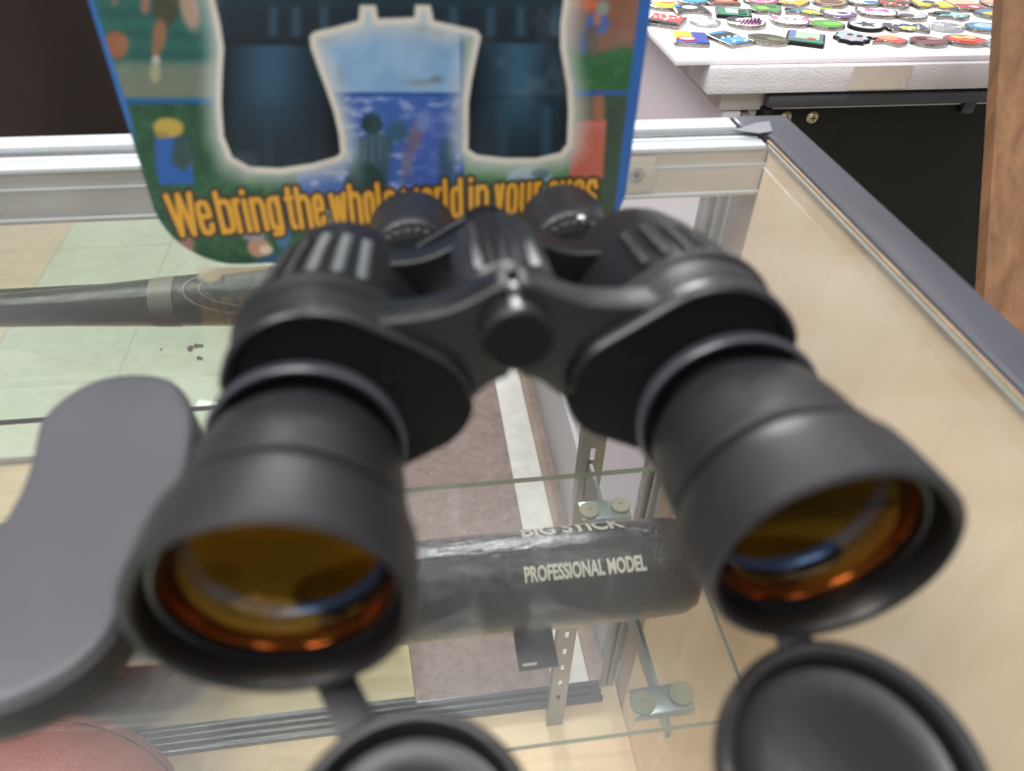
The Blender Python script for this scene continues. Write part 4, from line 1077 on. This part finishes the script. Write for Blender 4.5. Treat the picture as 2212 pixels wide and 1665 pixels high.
def pin(px, py, kind, w, h, rot, base, layers, label, metal=METAL):
    c = W(px, py + 4, Z=ZB); K = 1.27 if metal is not GLIT else 1.15; w *= mm * K; h *= mm * K * 1.15
    rt = math.radians(rot)
    o = prism('enamel_pin', shp(kind, w, h), 0, .0030, metal, None, .0006, 2)
    o.location = (c[0], c[1], ZB + .0003); o.rotation_euler[2] = rt
    tag(o, label, 'enamel pin', 'enamel pins laid out on the white foam board')
    zz = .0030
    if base:
        prism('enamel', shp(kind, w * .88, h * .86), .0022, zz + .0002, enamel(base), o)
    elif base is None and metal is GLIT:
        r = random.Random(px)
        for k in range(26):
            a = r.random() * 2 * PI; q = math.sqrt(r.random()) * .85
            s_ = .0009 + .0008 * r.random()
            bm = bmesh.new(); bmesh.ops.create_icosphere(bm, subdivisions=1, radius=s_, matrix=Matrix.Translation((w * q * math.cos(a), h * q * math.sin(a), .0030)))
            if k == 0: allb = bm
            else:
                me_ = bpy.data.meshes.new('t'); bm.to_mesh(me_); allb.from_mesh(me_); bm.free(); bpy.data.meshes.remove(me_)
        from_bm('crystals', allb, GLIT, o, False)
    for i, (k2, dx, dy, w2, h2, c2) in enumerate(layers):
        p = [(a + dx * mm * K, b + dy * mm * K * 1.15) for a, b in shp(k2, w2 * mm * K, h2 * mm * K * 1.15)]
        prism('enamel_detail', p, .0022, zz + .0005 + .00012 * i, enamel(c2), o)
Y1, K1, W1, R1, B1, G1, P1 = (240, 214, 40), (24, 24, 26), (236, 240, 242), (206, 44, 40), (40, 70, 180), (66, 150, 60), (236, 130, 160)
dots = lambda c, pts, r=1.1: [('round', a, b, r, r, c) for a, b in pts]
PINS = [
 # nearest row
 (1490, 86, 'rect', 12, 12, -12, (60, 90, 196), [('rect', -5, 3, 6, 8, Y1), ('oval', -3, -4, 7, 4, R1), ('oval', -3, -4, 5, 2.4, W1), ('rect', 7, -1, 4, 10, (38, 62, 170))], 'square front row pin, blue on its right and yellow and red on its left'),
 (1572, 86, 'rect', 10, 13, 20, (40, 150, 220), [('rect', 0, 4, 9, 4, K1), ('oval', 2, -6, 6, 4, (90, 170, 230))] + dots(W1, [(-5, 0), (0, 0), (5, -1), (-3, -8), (5, -10)], 1.3), 'bright blue rectangular pin with black band and crystal dots'),
 (1656, 88, 'oval', 15, 10, -24, (92, 88, 54), [('oval', -1, 2, 10, 5, (60, 58, 40)), ('oval', 4, -2, 5, 3, (120, 114, 72))], 'pointed olive bronze oval pin in the front row'),
 (1738, 86, 'rect', 13, 12, -28, (70, 110, 116), [('rect', -1, 3, 10, 7, (176, 200, 176)), ('rect', 6, -8, 6, 2.4, (40, 140, 104)), ('oval', 4, -3, 3, 2, (200, 60, 50)), ('rect', -9, 4, 2, 7, (96, 120, 190))], 'slanted square pin with pale green field and black edge', METALK),
 (1838, 84, 'jag', 12, 11, -20, (172, 192, 196), [('oval', -3, -3, 3, 2, (230, 160, 190)), ('oval', 4, -5, 3, 2, (230, 160, 190)), ('oval', -1, 3, 2, 1.4, K1), ('oval', 5, 1, 2, 1.4, K1)], 'pale grey jagged pin with black edge and two pink spots', METALK),
 (1918, 90, 'fish', 13, 11, -12, (214, 60, 44), [('oval', 0, 2, 7, 5, (226, 150, 120)), ('oval', 2, 6, 4, 2, (220, 190, 90))], 'red and peach curved pin in the front row'),
 (2003, 92, 'oval', 13, 9, -10, (128, 34, 40), [('oval', 4, 2, 5, 2.5, (180, 150, 150)), ('oval', -4, 3, 4, 2, (90, 20, 30))], 'dark maroon oval pin with silver rim'),
 (2082, 90, 'oval', 15, 10, -12, (208, 34, 34), [('oval', -4, 3, 5, 3, (236, 200, 110)), ('oval', 4, 3, 4, 2.6, (236, 214, 150)), ('oval', 0, -4, 6, 1.8, (230, 90, 40))], 'scarlet oval pin with two cream spots'),
 (2150, 96, 'round', 10, 10, 0, None, [], 'silver crystal pin at the front right, half behind the plank', GLIT),
 # second row
 (1437, 47, 'rect', 13, 12, -32, (222, 62, 68), dots(W1, [(-6, 6), (-1, 7), (4, 4), (-4, 1), (1, 2), (7, 7), (-8, 1), (0, -2)], 1.3) + [('rect', 0, -9, 11, 2.2, K1)], 'slanted red square pin with white dots'),
 (1522, 48, 'jag', 12, 11, 0, None, [], 'cloudy silver crystal pin in the second row, left part', GLIT),
 (1612, 52, 'oval', 14, 11, -8, (238, 226, 232), [('oval', -6, 4, 8, 6, K1), ('oval', -2, 2, 6, 4, (238, 226, 232))] + [('rect', -6 + 2.6 * i + (j % 2) * 1.3, -6 + 2.2 * j, .65, .55, (120, 60, 110)) for i in range(6) for j in range(4)], 'oval pin with pink check pattern and black crescent'),
 (1706, 48, 'cat', 14, 12, -14, (236, 238, 242), [('oval', -11, 3, 2.4, 4, P1), ('oval', 11, 3, 2.4, 4, P1), ('oval', -3, 1, 1, .8, (90, 100, 120)), ('oval', 3, 1, 1, .8, (90, 100, 120))], 'white pin with two pink tips'),
 (1785, 56, 'oval', 13, 9, -8, (84, 168, 20), [('oval', 3, -1, 7, 4, (120, 200, 60))], 'plain bright green oval pin'),
 (1868, 58, 'oval', 13, 10, -10, (222, 230, 238), [('star', 0, 0, 8, 8, (40, 42, 58))], 'white oval pin with a dark star', METALK),
 (1955, 62, 'bow', 14, 8, -8, (52, 50, 84), [('oval', 0, -3, 6, 3, (210, 224, 120)), ('oval', 0, 2, 4, 3, (80, 60, 130))] + dots(W1, [(-9, 2), (-6, -3), (9, 1), (7, -4), (0, -6)], 1.0), 'dark violet winged pin with yellow middle and crystals'),
 (2042, 60, 'oval', 14, 10, -6, None, [], 'oval silver crystal pin in the second row, right part', GLIT),
 (2126, 62, 'oval', 15, 10, -6, (44, 146, 194), [('oval', 0, 1, 8, 4.5, (210, 228, 238)), ('oval', 0, 1, 5, 2.6, (150, 200, 226))], 'sky blue oval pin with pale centre'),
 # third row
 (1436, 15, 'oval', 12, 9, 0, (240, 220, 20), [('oval', 4, 5, 6, 2, (226, 130, 50))], 'yellow oval pin beside the printed card'),
 (1490, 23, 'arch', 13, 12, -4, (32, 28, 30), [('oval', 0, 2, 6, 4, (224, 230, 240)), ('oval', -9, 5, 2.6, 3, (70, 150, 210))], 'black arched pin with white middle'),
 (1583, 30, 'rect', 13, 10, -16, (30, 140, 92), [('rect', -1, 1, 5, 5, (214, 232, 226)), ('rect', 6, -1, 3, 5, (20, 60, 44))], 'green rectangular pin with white patch', METALK),
 (1656, 22, 'leaf', 14, 12, 8, (86, 156, 66), [('oval', -4, 0, 5, 4, (150, 196, 90)), ('oval', 6, 4, 4, 4, (44, 124, 56))], 'green leafy pin with paler patches'),
 (1735, 28, 'fish', 14, 10, -22, (60, 130, 176), [('oval', 4, -2, 6, 4, (240, 216, 40)), ('oval', 9, -3, 2.5, 2, (250, 230, 120))], 'teal blue pin with yellow patch in the third row'),
 (1808, 33, 'oval', 14, 11, -8, (112, 60, 160), [('oval', 0, 1, 10, 7, (238, 238, 242)), ('oval', 3, -1, 4, 2.6, (34, 30, 40)), ('oval', -6, 8, 5, 2, (170, 206, 60))], 'purple ringed oval pin with white middle'),
 (1893, 30, 'cat', 15, 11, -18, (240, 240, 242), [('bow', 0, 3, 8, 4, (222, 100, 168))], 'white pin with a pink bow shape'),
 (1966, 36, 'oval', 12, 10, -6, (196, 200, 204), [('oval', -5, -3, 6, 3.4, (70, 52, 50))] + dots(W1, [(2, 3), (5, 0), (7, 4), (1, -4)], 1.4), 'silver oval pin with dark brown spot'),
 (2052, 36, 'fish', 15, 11, -4, (120, 190, 190), [('oval', -5, 4, 7, 3.4, (30, 34, 46)), ('oval', 4, 0, 5, 3, (190, 220, 214))] + dots(W1, [(0, -4), (5, -5), (9, -1)], 1.2), 'teal and black pin with crystals'),
 (2140, 32, 'oval', 13, 11, -6, (60, 128, 176), [('oval', -1, -3, 8, 4, (240, 200, 50)), ('oval', 5, 2, 4, 2.4, (110, 170, 200))], 'blue oval pin with yellow lower half, beside the plank'),
 # fourth row
 (1496, 2, 'round', 13, 13, 0, (60, 160, 210), [('round', 0, 0, 9, 9, (88, 184, 226))], 'plain light blue round pin behind the black arched pin'),
 (1556, 1, 'rect', 13, 13, -8, (190, 92, 70), [('oval', 2, -3, 8, 6, (240, 160, 130)), ('rect', -9, 0, 2.4, 9, K1), ('rect', 9, 2, 2.4, 8, K1)], 'rust and peach squarish pin'),
 (1642, 3, 'round', 14, 14, 0, (230, 60, 130), [('round', 0, 0, 10.5, 10.5, (250, 214, 226)), ('round', 0, 0, 8, 8, (236, 96, 150)), ('round', 1, 0, 5, 5, (250, 226, 234)), ('round', 1, 0, 2.6, 2.6, (230, 60, 130))], 'pink and white swirl round pin'),
 (1714, 8, 'leaf', 13, 11, -16, (238, 190, 50), [('oval', -4, 4, 6, 4, (240, 240, 240))], 'white and golden yellow pin in the back row'),
 (1790, 6, 'oval', 14, 13, -8, (196, 160, 104), [('oval', 0, -3, 9, 5, (108, 74, 46)), ('oval', -4, 5, 5, 3, (226, 200, 150))], 'tan and brown oval pin'),
 (1862, 6, 'cat', 13, 11, -10, (226, 234, 242), [('oval', 5, -4, 6, 3, (60, 120, 190))], 'white pin with a blue patch'),
 (1932, 10, 'leaf', 14, 12, -6, (190, 72, 40), [('oval', -3, 5, 5, 3, (90, 120, 60)), ('oval', 5, -2, 5, 4, (40, 34, 30))] + dots(W1, [(0, -7), (5, -8), (-6, -4)], 1.2), 'orange and black pin with crystals'),
 (2012, 12, 'bow', 15, 10, -10, (222, 206, 90), [('oval', -2, 3, 5, 4, (60, 60, 80)), ('oval', 7, -5, 4, 3, (244, 226, 60)), ('oval', -8, -4, 5, 3, (240, 210, 60))], 'yellow and dark blue winged pin'),
 (2084, 14, 'rect', 13, 12, -4, (232, 206, 160), [('rect', 0, -5, 10, 5, (188, 24, 70)), ('oval', 2, -7, 4, 3, (230, 200, 220))], 'cream and crimson square pin'),
 (2146, 10, 'round', 12, 12, 0, (232, 160, 130), [('oval', 0, 3, 7, 4, (240, 190, 166))], 'peach round pin beside the plank in the back row'),
 (1430, -14, 'oval', 12, 9, 0, (216, 190, 170), [('oval', 2, 0, 6, 4, (90, 120, 190))], 'pale pin partly hidden by the edge of the printed card'),
]
for a in PINS: pin(*a)
